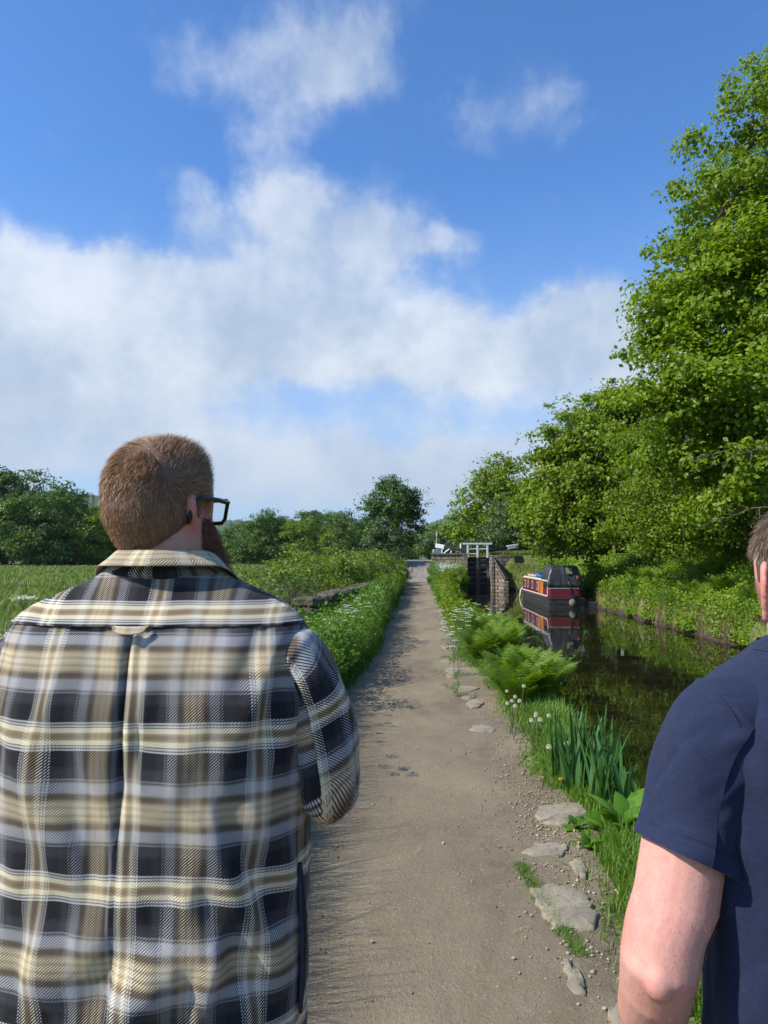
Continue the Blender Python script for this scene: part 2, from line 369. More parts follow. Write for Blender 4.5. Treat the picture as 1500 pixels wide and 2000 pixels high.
# --- path: dry compacted dirt, its ragged edge is where it dips under the turf
def m_path(T):
    co = T.n('ShaderNodeTexCoord').outputs['Object']
    st = T.vmath('MULTIPLY', co, (1, .45, 1))
    a = T.noise(st, 1.1, 6, .6, .4); b = T.noise(co, 7, 6, .65); c = T.noise(co, 45, 5, .7); d = T.noise(co, 170, 3, .6)
    col = T.mix(T.mr(a, .34, .66), (.165, .128, .08), (.335, .262, .16))
    col = T.mix(T.mr(b, .44, .68), col, (.25, .20, .135))
    col = T.mix(T.mr(c, .58, .70), col, (.38, .30, .19))
    col = T.mix(T.mr(d, .58, .66, 0, .75), col, (.055, .045, .034))
    v = T.n('ShaderNodeTexVoronoi', {'Vector': co, 'Scale': 26.0}, feature='F1'); pe = T.mr(v.outputs['Distance'], .10, .16, 1, 0)
    sel = T.math('GREATER_THAN', T.n('ShaderNodeSeparateColor', {0: v.outputs['Color']}).outputs[0], .86); pe = T.math('MULTIPLY', pe, sel)
    col = T.mix(pe, col, (.40, .33, .24))
    wt = T.mr(T.noise(co, .9, 4, .5), .62, .72); col = T.mix(T.math('MULTIPLY', wt, .35), col, (.07, .062, .055))
    h = T.math('ADD', T.math('ADD', T.math('MULTIPLY', b, 1.2), c), T.math('ADD', T.math('MULTIPLY', d, .55), T.math('MULTIPLY', pe, .8)))
    return prin(T, col, .93, h, .75, .016, **{'Specular IOR Level': .25})
PATH = material('trodden_dirt', m_path)
def path_z(U, Y):
    return None
def build_path():
    ys_ = np.concatenate([np.arange(-4, 1.5, .3), np.arange(1.5, 12, .06), np.arange(12, 51, .2)]); us = np.linspace(0, 1, 60)
    U, Y = np.meshgrid(us, ys_); l = path_l(Y)-.18; r = path_r(Y)+.30; X = l+(r-l)*U
    dl = X-l; dr = r-X; edge = np.minimum(dl, dr)
    z = gz(X, Y) + .010 + .012*vnoise(X, Y, 1.6, 11) + .006*vnoise(X, Y, 5, 12)+.003*vnoise(X, Y, 14, 15) - .07*(1-sstep(0, .22, edge+.06*vnoise(X, Y, 4, 13)))
    V = np.stack([X, Y, z], -1).reshape(-1, 3); nx = len(us); i = (np.arange(len(ys_)-1)[:, None]*nx+np.arange(nx-1)[None]).ravel()
    tag(npmesh('path', V, np.stack([i, i+1, i+nx+1, i+nx], 1), PATH, smooth=True), kind='structure')
build_path()
def pz(x, y): return float(gz(x, y)) + .012 + .012*float(vnoise(x, y, 1.6, 11)) + .006*float(vnoise(x, y, 5, 12))
def m_setts(T):
    co = T.n('ShaderNodeTexCoord').outputs['Object']
    br = T.n('ShaderNodeTexBrick', {'Vector': T.vmath('MULTIPLY', co, (1, 1, 0)), 'Color1': (.30, .25, .19, 1), 'Color2': (.20, .17, .13, 1), 'Mortar': (.07, .055, .04, 1), 'Scale': 1.0, 'Mortar Size': .018, 'Brick Width': .30, 'Row Height': .38})
    n = T.noise(co, 6, 5, .6); col = T.mix(T.mr(n, .4, .7), br.outputs[0], (.30, .26, .20))
    return prin(T, col, .85, T.math('SUBTRACT', n, T.math('MULTIPLY', br.outputs['Fac'], 1.5)), .6, .03)
def build_ramp():
    ys_ = np.concatenate([np.arange(50.6, 63, .25), [66, 70, 76, 84, 92, 100]]); us = np.linspace(0, 1, 9)
    U, Y = np.meshgrid(us, ys_); X = -.85+U*(1.75+.3*sstep(52, 60, Y)) - .012*np.maximum(Y-64, 0)**1.3
    z = gz(X, Y)+.03
    V = np.stack([X, Y, z], -1).reshape(-1, 3); i = (np.arange(len(ys_)-1)[:, None]*9+np.arange(8)[None]).ravel()
    tag(npmesh('cobbled_ramp', V, np.stack([i, i+1, i+10, i+9], 1), material('setts', m_setts), smooth=True), kind='structure')
build_ramp()
# --- water
def m_water(T):
    co = T.n('ShaderNodeTexCoord').outputs['Object']
    a = T.noise(T.vmath('MULTIPLY', co, (1, 1.8, 1)), .9, 3, .5); b = T.noise(co, 7, 3, .5)
    h = T.math('ADD', a, T.math('MULTIPLY', b, .10))
    col = T.mix(T.mr(a, .4, .6), (.010, .009, .004), (.018, .015, .006))
    return prin(T, col, .015, h, .10, .02, **{'IOR': 1.36, 'Specular IOR Level': .5})
mw = MB(); mw.add([(1.2, -25, WZ), (9.6, -25, WZ), (9.6, 63, WZ), (1.2, 63, WZ)], [(0, 1, 2, 3)])
tag(mw.build('canal_water', material('still_water', m_water)), kind='structure')
# floating specks on the water: tiny petals
n = 260; sx = RNG.uniform(2.8, 8.8, n); sy = RNG.uniform(9, 54, n)**1.0; N = np.tile([0., 0, 1.], (n, 1))
V, Fq, at = leaf_arrays(np.stack([sx, sy, np.full(n, WZ+.006)], 1), .022, N, RNG.random(n)); V[:, 2] = WZ+.006
tag(npmesh('floating_petals', V, Fq, WHITE_FL, attrs={'rnd': at}), 'tiny pale petals scattered on the dark canal water', 'floating petals', kind='stuff')
# ================================================================== LOCK
def m_stone(name, c1, c2, mort, bw=.55, rh=.28, ms=.02):
    def fn(T):
        co = T.n('ShaderNodeTexCoord').outputs['Object']
        s = T.n('ShaderNodeSeparateXYZ', {0: co}); v = T.n('ShaderNodeCombineXYZ', {0: T.math('ADD', s.outputs[0], T.math('MULTIPLY', s.outputs[1], .8)), 1: s.outputs[2], 2: 0.0}).outputs[0]
        v = T.vmath('ADD', v, T.vmath('MULTIPLY', T.vmath('SUBTRACT', T.n('ShaderNodeTexNoise', {'Vector': co, 'Scale': 4.0}).outputs['Color'], (.5, .5, .5)), (.08, .05, 0)))
        br = T.n('ShaderNodeTexBrick', {'Vector': v, 'Color1': (*c1, 1), 'Color2': (*c2, 1), 'Mortar': (*mort, 1), 'Scale': 1.0, 'Mortar Size': ms, 'Brick Width': bw, 'Row Height': rh, 'Bias': -.2, 'Mortar Smooth': .3})
        a = T.noise(co, 1.7, 6, .65); b = T.noise(co, 14, 5, .65)
        col = T.mix(T.mr(a, .46, .64), br.outputs[0], (.06, .052, .035)); col = T.mix(T.mr(b, .52, .72), col, tuple(x*1.5 for x in c1))
        return prin(T, col, .9, T.math('SUBTRACT', T.math('MULTIPLY', b, .8), br.outputs['Fac']), .8, .04)
    return material(name, fn)
STONE_L = m_stone('pale_lock_stone', (.42, .33, .19), (.20, .155, .10), (.05, .04, .03))
STONE_R = m_stone('dark_lock_stone', (.29, .23, .17), (.15, .115, .085), (.03, .025, .02), ms=.03)
COPE = mottled('coping_stone', (.21, .17, .12), (.12, .10, .07), 5, .9, .5, .02)
def irregular(mb_obj, amp=.02, cuts=0): pass
# left parapet wall above the grass mound
r = empty('lock_wall', (2.4, 58, 1.0), 'pale stone lock wall left of the gate above the grassy mound', 'wall')
m = MB(); xsW = np.linspace(1.12, 3.86, 9)
for i in range(8):
    x0, x1 = xsW[i], xsW[i+1]; yy = 57.6+.45*sstep(2.4, 1.1, (x0+x1)/2)*-1
    m.bb(x0, x1-.002, 57.7, 58.3, .2, 1.90+.02*(i % 2))
m.build('wall_face', STONE_L, r, .03, off=r.location)
m = MB(); m.bb(1.06, 3.9, 57.62, 58.4, 1.93, 2.06); m.build('coping', COPE, r, .03, off=r.location)
# left chamber wall and wing
r = empty('chamber_wall', (3.6, 57, -1), 'narrow stone wall lining the left side of the lock entrance', 'wall')
m = MB(); m.prism([(56.2, -1.9), (57.3, -.2), (57.65, 1.88), (62.5, 1.88), (62.5, -1.9)], 'x', 3.42, 3.86); m.build('wall_face', STONE_R, r, .03, off=r.location)
# right chamber wall with sloping wing wall
r = empty('wing_wall', (6.2, 57, -1), 'dark stone wing wall sloping down on the right of the lock gate', 'wall')
m = MB(); m.prism([(57.4, -1.9), (57.4, 1.9), (62.5, 1.9), (62.5, -1.9)], 'x', 5.66, 5.90)
m.add([(5.903, 57.5, -1.9), (6.52, 56.3, -1.9), (6.75, 56.8, -1.9), (5.903, 58.2, -1.9), (5.903, 57.5, 1.42), (6.52, 56.3, -.02), (6.75, 56.8, -.02), (5.903, 58.2, 1.42)],
      [(0, 1, 5, 4), (1, 2, 6, 5), (2, 3, 7, 6), (4, 5, 6, 7), (3, 0, 4, 7), (0, 3, 2, 1)])
m.build('wall_face', STONE_R, r, .025, off=r.location)
m = MB(); m.add([(5.86, 57.36, 1.50), (6.56, 56.12, .0), (6.86, 56.8, .0), (5.91, 58.25, 1.50), (5.86, 57.36, 1.66), (6.56, 56.12, .16), (6.86, 56.8, .16), (5.91, 58.25, 1.66)],
      [(0, 1, 5, 4), (1, 2, 6, 5), (2, 3, 7, 6), (4, 5, 6, 7), (3, 0, 4, 7), (0, 3, 2, 1)])
m.build('sloping_coping', COPE, r, .03, off=r.location)
m = MB(); m.bb(6.42, 6.80, 55.95, 56.6, -1.9, -.06); m.build('wall_foot', STONE_R, r, .05, off=r.location)
# curved retaining wall to the right, grass on top
r = empty('retaining_wall', (7.5, 59.5, 1.4), 'low dark curved stone wall with grass on top right of the lock', 'wall')
m = MB(); pts = [(5.7, 58.9), (6.6, 58.85), (7.4, 58.95), (8.1, 59.25), (8.65, 59.9), (8.95, 60.8)]
for (a, b), (c, d) in zip(pts[:-1], pts[1:]):
    m.add([(a, b, .6), (c, d, .6), (c, d, 1.88), (a, b, 1.88), (a, b+.5, .6), (c-.3, d+.5, .6), (c-.3, d+.5, 1.88), (a, b+.5, 1.88)], [(0, 1, 2, 3), (5, 4, 7, 6), (3, 2, 6, 7)])
m.build('wall_face', STONE_R, r, 0, off=r.location)
WOODD = mottled('tarred_wood', (.030, .027, .024), (.015, .014, .013), 5, .6, .3, .01, (.06, .052, .042))
WOODM = mottled('weathered_wood', (.15, .125, .095), (.09, .075, .055), 7, .8, .4, .01)
WHITEP = plain('white_paint', (.78, .77, .72), .55)
BLACKP = plain('black_paint', (.018, .018, .02), .42)
r = empty('lock_gate', (4.76, 59.6, -1), 'tall black timber lock gate closing the narrow lock', 'lock gate')
GY = 59.4
for xa, xb in ((3.87, 4.74), (4.78, 5.65)): m = MB(); m.bb(xa, xb, GY+.1, GY+.2, -1.9, 1.75); m.build('planks', WOODD, r, .01, off=r.location)
for (x0, x1) in ((3.87, 4.02), (4.60, 4.745), (4.775, 4.92), (5.50, 5.65)):
    m = MB(); m.bb(x0, x1, GY-.06, GY+.09, -1.9, 1.84); m.build('upright', WOODM, r, .012, off=r.location)
for z in (1.66, 1.28, .86, .50, .1, -.4):
    for xa, xb in ((4.025, 4.595), (4.925, 5.495)): m = MB(); m.bb(xa, xb, GY-.03, GY+.095, z, z+.13); m.build('rail', WOODM, r, .012, off=r.location)
for za, zb in ((1.44, 1.62), (1.02, 1.20)):
    m = MB(); m.prism([(5.0, zb), (5.0, za+.03), (5.08, za), (5.12, za+.09), (5.17, za+.02), (5.24, za+.07), (5.30, za), (5.36, za+.08), (5.42, za+.02), (5.44, zb)], 'y', GY+.088, GY+.093); m.build('lime_stain', plain('lime_stain', (.42, .40, .34), .8), r, off=r.location)
m = MB(); m.bb(3.72, 5.78, GY-.35, GY-.08, 1.86, 1.93); m.build('walkway', WOODM, r, .01, off=r.location)
# footbridge railing
r = empty('footbridge_railing', (4.7, 59, 1.93), 'white wooden railing standing over the lock gate', 'railing')
for x in (3.96, 4.72, 5.50):
    m = MB(); m.bb(x-.075, x+.075, 58.88, 58.99, 1.70, 2.74); m.build('post', WHITEP, r, .01, off=r.location)
m = MB(); m.bb(3.58, 5.88, 58.86, 59.01, 2.742, 2.87); m.build('top_rail', WHITEP, r, .01, off=r.location)
for xa, xb in ((4.037, 4.643), (4.797, 5.423)): m = MB(); m.bb(xa, xb, 58.91, 58.96, 2.36, 2.44); m.build('middle_rail', WHITEP, r, .01, off=r.location)
m = MB(); m.bb(4.037, 4.643, 58.91, 58.96, 1.98, 2.05); m.build('bottom_rail', WHITEP, r, .01, off=r.location)
# balance beams
def beam(p0, p1, t0, wl, name, label):
    p0 = Vector(p0); p1 = Vector(p1); r = empty(name, p0, label, 'balance beam'); L = (p1-p0).length
    q = (p1-p0).to_track_quat('X', 'Z'); r.rotation_mode = 'QUATERNION'; r.rotation_quaternion = q
    m = MB(); m.bb(0, L-wl, -.13, .13, -t0/2, t0/2); m.build('beam', BLACKP, r, .02)
    m = MB(); m.bb(L-wl+.003, L, -.15, .15, -t0/2-.03, t0/2+.03); m.build('beam_end', WHITEP, r, .02)
    return r
beam((4.0, 59.5, 2.22), (1.5, 60.6, 2.70), .26, .78, 'balance_beam', 'black balance beam with white end left of the footbridge railing')
beam((5.55, 59.5, 2.24), (8.05, 60.2, 2.66), .26, .95, 'balance_beam', 'black balance beam with white end right of the footbridge railing')
beam((3.3, 66, 2.10), (1.35, 65.0, 2.30), .26, .85, 'balance_beam', 'low balance beam with white end at the edge of the cobbled ramp')
# paddle gear
def paddle(x, y, label, white=False):
    r = empty('paddle_gear', (x, y, 1.93), label, 'paddle gear')
    m = MB(); m.bb(-.07, .07, -.07, .07, 0, 1.0); m.build('post', BLACKP, r, .01)
    m = MB(); m.bb(-.10, .10, -.12, -.072, .62, .80); m.tube([(-.16, -.1, .7), (.16, -.1, .7)], .035, 8); m.build('gear_box', BLACKP, r, .005)
paddle(2.6, 61.0, 'black upright paddle gear post behind the left balance beam'); 
r = empty('timber_stile', (2.4, 60.0, 1.95), 'white timber frame with slanting legs in front of the left beam', 'timber frame')
for a, b in ((-.45, -.45), (-.42, .12), (.28, .28)):
    m = MB(); m.tube([(a, 0, 0), (b+.05, 0, .46 if a != .28 else .42)], .05, 4); m.build('leg', WHITEP, r, 0)
r = empty('lock_bollard', (3.5, 60.4, 1.95), 'short white post beside the black paddle gear', 'bollard')
m = MB(); m.tube([(0, 0, 0), (0, 0, .55), (0, 0, .75)], [.07, .07, .06], 10); m.build('post', WHITEP, r, 0, True); m = MB(); m.ball((0, 0, .82), .09); m.build('cap', WHITEP, r, 0, True)
# ================================================================== NARROWBOAT
BX, BY = 6.50, 38.0
MAROON = plain('maroon_paint', (.17, .018, .028), .35)
HULLB = mottled('hull_blacking', (.028, .026, .026), (.045, .040, .036), 2, .5, .2, .01, (.07, .06, .05))
CREAM = plain('cream_paint', (.72, .62, .42), .5); ROOFG = mottled('roof_grey', (.055, .06, .058), (.035, .038, .038), 3, .6)
ORANGE = plain('orange_paint', (.68, .24, .035), .5)
def m_canvas(T):
    co = T.n('ShaderNodeTexCoord').outputs['Object']; a = T.noise(T.vmath('MULTIPLY', co, (5, 5, 1.2)), 1.4, 4, .6); b = T.noise(co, 9, 4, .6)
    return prin(T, T.mix(T.mr(b, .35, .7), (.022, .023, .025), (.045, .046, .048)), .38, T.math('ADD', a, T.math('MULTIPLY', b, .2)), .45, .06)
CANVAS = material('black_canvas', m_canvas)
boat = empty('narrowboat', (BX+.98, BY, WZ), 'maroon narrowboat with black canvas hood moored at the far bank', 'narrowboat')
def bshape(z):      # plan outline at height z, stern square-round, bow tapered
    pts = []; h = .98*(1 if z > 0 else .96)
    ys_ = [0, .02, .10, .3, .8, 4, 8.2, 9.2, 10.0, 10.6, 11.0]; hw = [.80, .90, .95, .975, .98, .98, .98, .88, .62, .32, .05]
    up = .28*max(z, 0)
    pts = [(-w*h/.98, y) for y, w in zip(ys_, hw)] + [(w*h/.98, y) for y, w in reversed(list(zip(ys_, hw)))]
    return pts
m = MB(); m.rings([[(x, y, z + (.30 if z > 0 and y > 8.3 else 0)*(max(0, y-8.2)/2.8)**2) for x, y in bshape(z)] for z in (-.3, .02, .30, .50)], True)
m.build('hull', HULLB, boat)
for zz in (.46, .24):
    m = MB(); o = [(x*1.02, y-.02 if y < 5 else y*1.003) for x, y in bshape(.5)]
    m.rings([[(x, y, z + .30*(max(0, y-8.2)/2.8)**2) for x, y in o] for z in (zz-.022, zz+.022)], True); m.build('rubbing_strake', plain('worn_steel', (.06, .06, .065), .4), boat)
# cabin sides with a slight inward lean
cx0, cx1 = -.93, .80; y0c, y1c = .16, 9.0; zt = 1.36
m = MB(); m.add([(cx0, y0c, .50), (cx1, y0c, .50), (cx1, y1c, .50), (cx0, y1c, .50), (cx0+.05, y0c, zt), (cx1-.05, y0c, zt), (cx1-.05, y1c-.1, zt), (cx0+.05, y1c-.1, zt)],
             [(3, 0, 4, 7), (1, 2, 6, 5), (2, 3, 7, 6), (0, 3, 2, 1)]); m.add([(cx0+.05, 2.3, zt), (cx1-.05, 2.3, zt), (cx1-.05, y1c-.1, zt), (cx0+.05, y1c-.1, zt)], [(0, 1, 2, 3)])
m.build('cabin', MAROON, boat)
m = MB(); m.rings([[(cx0+.07, y, zt+.004), (-.3, y, zt+.10), (.3, y, zt+.10), (cx1-.07, y, zt+.004)] for y in (2.3, 5, y1c-.12)], True); m.build('roof', ROOFG, boat)
m = MB()
for i in range(4): m.tube([(-.55+i*.38, 3.2, zt+.30), (-.55+i*.38, 8.4, zt+.30)], .03, 5)
m.bb(-.62, .66, 3.0, 8.6, zt+.27, zt+.285)
m.build('roof_rack', plain('dark_green_board', (.03, .05, .04), .6), boat)
def sidex(z): return cx0+.05*(z-.5)/(zt-.5)
def side_strip(name, mat, ya, yb, za, zb, d=.012):
    m = MB(); m.add([(sidex(za)-d, ya, za), (sidex(za)-d, yb, za), (sidex(zb)-d, yb, zb), (sidex(zb)-d, ya, zb), (sidex(za)+.01, ya, za), (sidex(za)+.01, yb, za), (sidex(zb)+.01, yb, zb), (sidex(zb)+.01, ya, zb)],
        [(0, 3, 2, 1), (0, 1, 5, 4), (3, 7, 6, 2), (0, 4, 7, 3), (1, 2, 6, 5)]); return m.build(name, mat, boat)
side_strip('trim_line', CREAM, y0c, y1c-.1, zt-.05, zt+.02, .03); side_strip('trim_line', WHITEP, y0c, y1c, .56, .61); side_strip('trim_line', WHITEP, y0c-.02, y0c+.07, .612, zt-.052, .012)
side_strip('grab_rail', CREAM, 2.4, y1c-.4, zt+.021, zt+.07, .0)
def pane(name, mat, ya, yb, za, zb, d, par):
    m = MB(); m.add([(sidex(za)-d, ya, za), (sidex(za)-d, yb, za), (sidex(zb)-d, yb, zb), (sidex(zb)-d, ya, zb)], [(0, 3, 2, 1)]); return m.build(name, mat, par)
GLASSD = plain('dark_window_glass', (.03, .035, .04), .08)
for ya, yb in ((3.15, 3.75), (4.9, 5.5), (6.65, 7.0), (7.7, 8.3)):
    w = side_strip('window', plain('window_frame_metal', (.5, .49, .45), .4), ya, yb, .76, 1.20, .016)
    pane('pane', GLASSD, ya+.10, yb-.10, .81, 1.15, .019, w)
d = side_strip('side_door', ORANGE, 2.15, 2.95, .60, 1.26, .017); pane('door_panel', MAROON, 2.42, 2.62, .63, 1.25, .021, d)
side_strip('side_door', ORANGE, 1.52, 1.98, .60, 1.26, .017)
def boat_txt():
    fc = bpy.data.curves.new('name_lettering', 'FONT'); fc.body = 'NELL'; fc.size = .16; fc.extrude = .002; fc.materials.append(CREAM); return fc
# stern panel (maroon) wrapping the stern
m = MB(); o = [(-.90, .30), (-.88, .13), (-.78, .05), (.62, .05), (.76, .13), (.78, .30)]
m.rings([[(x, y, z) for x, y in o] for z in (.505, .985)], True); m.build('stern_panel', MAROON, boat)
m = MB(); m.rings([[(x*1.008, y-.006 if y < .2 else y, z) for x, y in o] for z in (.955, 1.0)], True); m.build('stern_trim', plain('grey_trim', (.35, .34, .34), .5), boat)
# canvas hood: loft of slightly sagging rings
def hood():
    rings = []
    for (z, xa, xb, ya, yb) in ((1.0, -.915, .83, .07, 2.25), (1.2, -.90, .82, .10, 2.3), (1.5, -.86, .78, .17, 2.36), (1.85, -.76, .72, .28, 2.4), (2.05, -.66, .65, .38, 2.38), (2.12, -.58, .58, .48, 2.3)):
        rg = []; nx = 14; ny = 10
        for k in range(nx): rg.append((xa+(xb-xa)*k/nx, ya, z))
        for k in range(ny): rg.append((xb, ya+(yb-ya)*k/ny, z))
        for k in range(nx): rg.append((xb-(xb-xa)*k/nx, yb, z))
        for k in range(ny): rg.append((xa, yb-(yb-ya)*k/ny, z))
        out = []
        for (x, y, zz) in rg:
            f = .022*math.sin(x*14+z*3)+.015*math.sin(x*23-z*5+y*9); out.append((x+f*.4, y+f, zz+.02*math.sin(x*6+y*4)))
        rings.append(out)
    m = MB(); m.rings(rings, True); h = m.build('hood', CANVAS, boat, 0, True)
    m = MB(); m.add([(.02, .135, 1.72), (.34, .135, 1.70), (.33, .215, 2.00), (.01, .215, 2.02)], [(0, 1, 2, 3)]); m.build('hood_window', plain('hood_window_film', (.20, .23, .15), .25), h)
    m = MB(); m.add([(.50, .13, 1.62), (.66, .13, 1.60), (.55, .075, 1.40)], [(0, 1, 2)]); m.build('red_pennant', plain('faded_red_cloth', (.35, .09, .09), .8), h)
hood()
m = MB(); m.tube([(.28, -.02, .55), (.22, .0, .9), (.10, -.02, 1.38)], [.03, .025, .03], 8); m.tube([(.10, -.02, 1.38), (.02, -.2, 1.42)], .03, 8); m.build('tiller', BLACKP, boat, 0, True)
m = MB(); m.bb(.26, .52, -.16, .04, .50, .68); m.build('rudder_post', BLACKP, boat, .02)
m = MB(); m.ball((.26, -.17, .26), (.17, .12, .20), 16, 10); m.build('stern_fender', mottled('rope', (.26, .23, .16), (.14, .12, .08), 20, .95, .8, .02), boat, 0, True)
m = MB(); m.tube([(-.70, -.01, .42), (-.70, -.01, .47)], .045, 8); m.build('mooring_dolly', BLACKP, boat)
m = MB(); m.bb(.30, .46, -.10, .0, -.06, .35); m.bb(.36, .40, -.55, -.08, -.3, .04); m.build('rudder', BLACKP, boat)
m = MB(); m.tube([(-.62, 10.6, .70), (-.85, 10.4, .45), (-.93, 10.2, .1), (-.9, 10.3, -.1)], .05, 6); m.build('bow_rope', plain('cream_rope', (.62, .56, .44), .9), boat, 0, True)
for yv in (4.6, 6.9): m = MB(); m.ball((-.2, yv, zt+.14), (.09, .09, .07)); m.build('roof_vent', plain('brass', (.5, .36, .12), .35, Metallic=.8), boat, 0, True)
# blue sheet lying on the roof
m = MB(); rg = []
rr = random.Random(3)
for i in range(14):
    t = i/13; w = .16+.08*math.sin(t*9)+rr.uniform(-.02, .02); hgt = .13+.07*math.sin(t*7+1)+rr.uniform(-.02, .02); y = 2.6+t*2.3
    rg.append([(-.52+w*math.cos(a)*1.2, y, max(0, hgt*math.sin(a)*(1+.2*math.sin(5*a+i))) ) for a in [math.pi*k/9 for k in range(10)]])
m.rings(rg); o = m.build('blue_tarpaulin', plain('blue_plastic', (.03, .13, .55), .4), smooth=True); o.location = (BX+.98, BY, WZ+zt+.10); tag(o, 'crumpled blue tarpaulin lying on the narrowboat roof', 'tarpaulin')
r = empty('roof_pole', (BX+.72, BY+2.6, WZ+zt+.10), 'thin black pole with white tip standing on the narrowboat roof', 'pole')
m = MB(); m.tube([(0, 0, 0), (-.02, 0, 1.05)], .022, 6); m.build('pole', BLACKP, r)
m = MB(); m.tube([(-.02, 0, 1.05), (-.01, 0, 1.2), (.03, 0, 1.36)], [.05, .035, .05], 6); m.build('white_tip', WHITEP, r)
r = empty('gas_bottle', (BX+.62, BY+5.6, WZ+zt+.10), 'small yellow box of logs on the narrowboat roof', 'roof box'); bpy.data.objects.remove(r)
r = empty('roof_planter', (BX+.35, BY+6.3, WZ+zt+.075), 'straw coloured planter box along the edge of the boat roof', 'planter')
m = MB(); m.bb(-.08, .08, -1.9, 1.9, 0, .10); m.build('box', CREAM, r, .01)
C0 = np.stack([RNG.uniform(-.08, .08, 260), RNG.uniform(-1.9, 1.9, 260), RNG.uniform(.1, .2, 260)], 1); V, Fq, at = leaf_arrays(C0, .09, unit(RNG.normal(size=(260, 3))), RNG.random(260)); tag(npmesh('plants', V, Fq, STRAW, r, {'rnd': at}), kind='stuff')
# dark flat tender / bow of another moored craft behind the stern
r = empty('moored_pontoon', (9.1, 38.4, WZ), 'low black floating pontoon between the boat stern and the bank', 'pontoon')
m = MB(); m.bb(-.75, .55, -.3, 1.6, -.2, .30); m.build('float', HULLB, r, .05); m = MB(); m.tube([(-.6, -.2, .31), (.1, .1, .52), (.7, .5, .62)], .04, 6); m.tube([(-.3, .6, .31), (.5, .7, .66)], .03, 6); m.build('mooring_pole', BLACKP, r)
# ================================================================== STONES AND GRAVEL
def m_flag(T):
    co = T.n('ShaderNodeTexCoord').outputs['Object']; a = T.noise(co, 3.5, 6, .65); b = T.noise(co, 30, 5, .7)
    col = T.mix(T.mr(a, .38, .62), (.33, .275, .185), (.23, .19, .13)); col = T.mix(T.mr(b, .55, .7), col, (.13, .11, .085))
    return prin(T, col, .88, T.math('ADD', T.math('MULTIPLY', a, 2), b), .6, .012)
FLAG = material('sandstone_flag', m_flag)
def flagstone(pix, label, h=.028, name='flagstone', seed=0):
    rr = random.Random(seed); pts = [G(px, py, .02) for px, py in pix]; c = sum(pts, Vector())/len(pts)
    out = []
    for i in range(len(pts)):
        a, b = pts[i], pts[(i+1) % len(pts)]
        for t in (0, .33, .66): q = a.lerp(b, t); out.append((q.x+rr.uniform(-.012, .012), q.y+rr.uniform(-.02, .02)))
    base = pz(c.x, c.y); m = MB()
    h *= .62
    def ring(s, z): return [(c.x+(x-c.x)*s - c.x, c.y+(y-c.y)*s - c.y, z+rr.uniform(-.002, .002)) for x, y in out]
    m.rings([ring(1.03, -.05), ring(1.0, h*.35), ring(.965, h*.85), ring(.90, h), ring(.5, h+.002)])
    o = m.build(name, FLAG, smooth=True); o.location = (c.x, c.y, base); tag(o, label, 'flagstone', 'flat coping stones set along the right edge of the path'); return o
flagstone([(1036, 1738), (1075, 1726), (1120, 1733), (1150, 1752), (1158, 1775), (1172, 1786), (1160, 1812), (1140, 1818), (1085, 1812), (1068, 1795), (1048, 1765)], 'large smooth oval flagstone with grass along its left side', .03, seed=1)
flagstone([(1043, 1595), (1052, 1573), (1090, 1568), (1140, 1566), (1150, 1588), (1118, 1598), (1105, 1612), (1060, 1606)], 'pale rectangular flagstone at the foot of the broad leaved dock plant', .03, seed=2)
flagstone([(1020, 1668), (1048, 1650), (1085, 1648), (1110, 1655), (1098, 1672), (1050, 1678)], 'half buried flagstone surrounded by gravel', .014, seed=3)
flagstone([(1112, 1682), (1130, 1676), (1150, 1700), (1140, 1712), (1124, 1708)], 'small triangular stone just above the large oval flagstone', .014, seed=4)
flagstone([(1100, 1878), (1118, 1885), (1142, 1925), (1150, 1945), (1118, 1938), (1106, 1912)], 'narrow sliver of stone by the bare elbow', .012, seed=5)
flagstone([(1186, 1975), (1222, 1968), (1240, 1985), (1250, 2010), (1200, 2010)], 'stone corner at the very bottom of the photo', .025, seed=6)
flagstone([(917, 1423), (925, 1416), (945, 1414), (966, 1421), (964, 1428), (940, 1428)], 'thin pale flagstone alone beside the dandelion clocks', .02, seed=7)
flagstone([(912, 1376), (920, 1368), (938, 1367), (946, 1373), (938, 1382), (918, 1383)], 'rounded flagstone nearest of the three in a row by the ferns', .02, seed=8)
flagstone([(900, 1362), (912, 1357), (930, 1357), (930, 1363), (912, 1366)], 'small flagstone in the middle of the three by the ferns', .015, seed=9)
flagstone([(882, 1346), (890, 1340), (918, 1339), (936, 1343), (925, 1349), (892, 1350)], 'long flat flagstone farthest of the three by the ferns', .02, seed=10)
flagstone([(1028, 1480), (1050, 1473), (1062, 1482), (1045, 1494), (1030, 1492)], 'small grey stone at the foot of the yellow dandelion tuft', .02, seed=11)
for k, (px, py, w) in enumerate([(885, 1308, 30), (873, 1290, 26), (882, 1318, 24), (868, 1203, 22), (866, 1192, 22), (862, 1178, 24), (858, 1165, 22), (868, 1215, 18), (870, 1262, 16), (845, 1150, 26), (852, 1157, 20)]):
    hh = max(1.3, (py-1085)*.02); o = flagstone([(px-w/2, py), (px-w/4, py-hh), (px+w/3, py-hh), (px+w/2, py), (px+w/4, py+hh), (px-w/3, py+hh)], 'worn sunken kerb stone in the distant part of the path edge', .012, 'kerb_stone', seed=20+k)
    o['category'] = 'kerb stone'; o['group'] = 'worn kerb stones in the distant path edge'
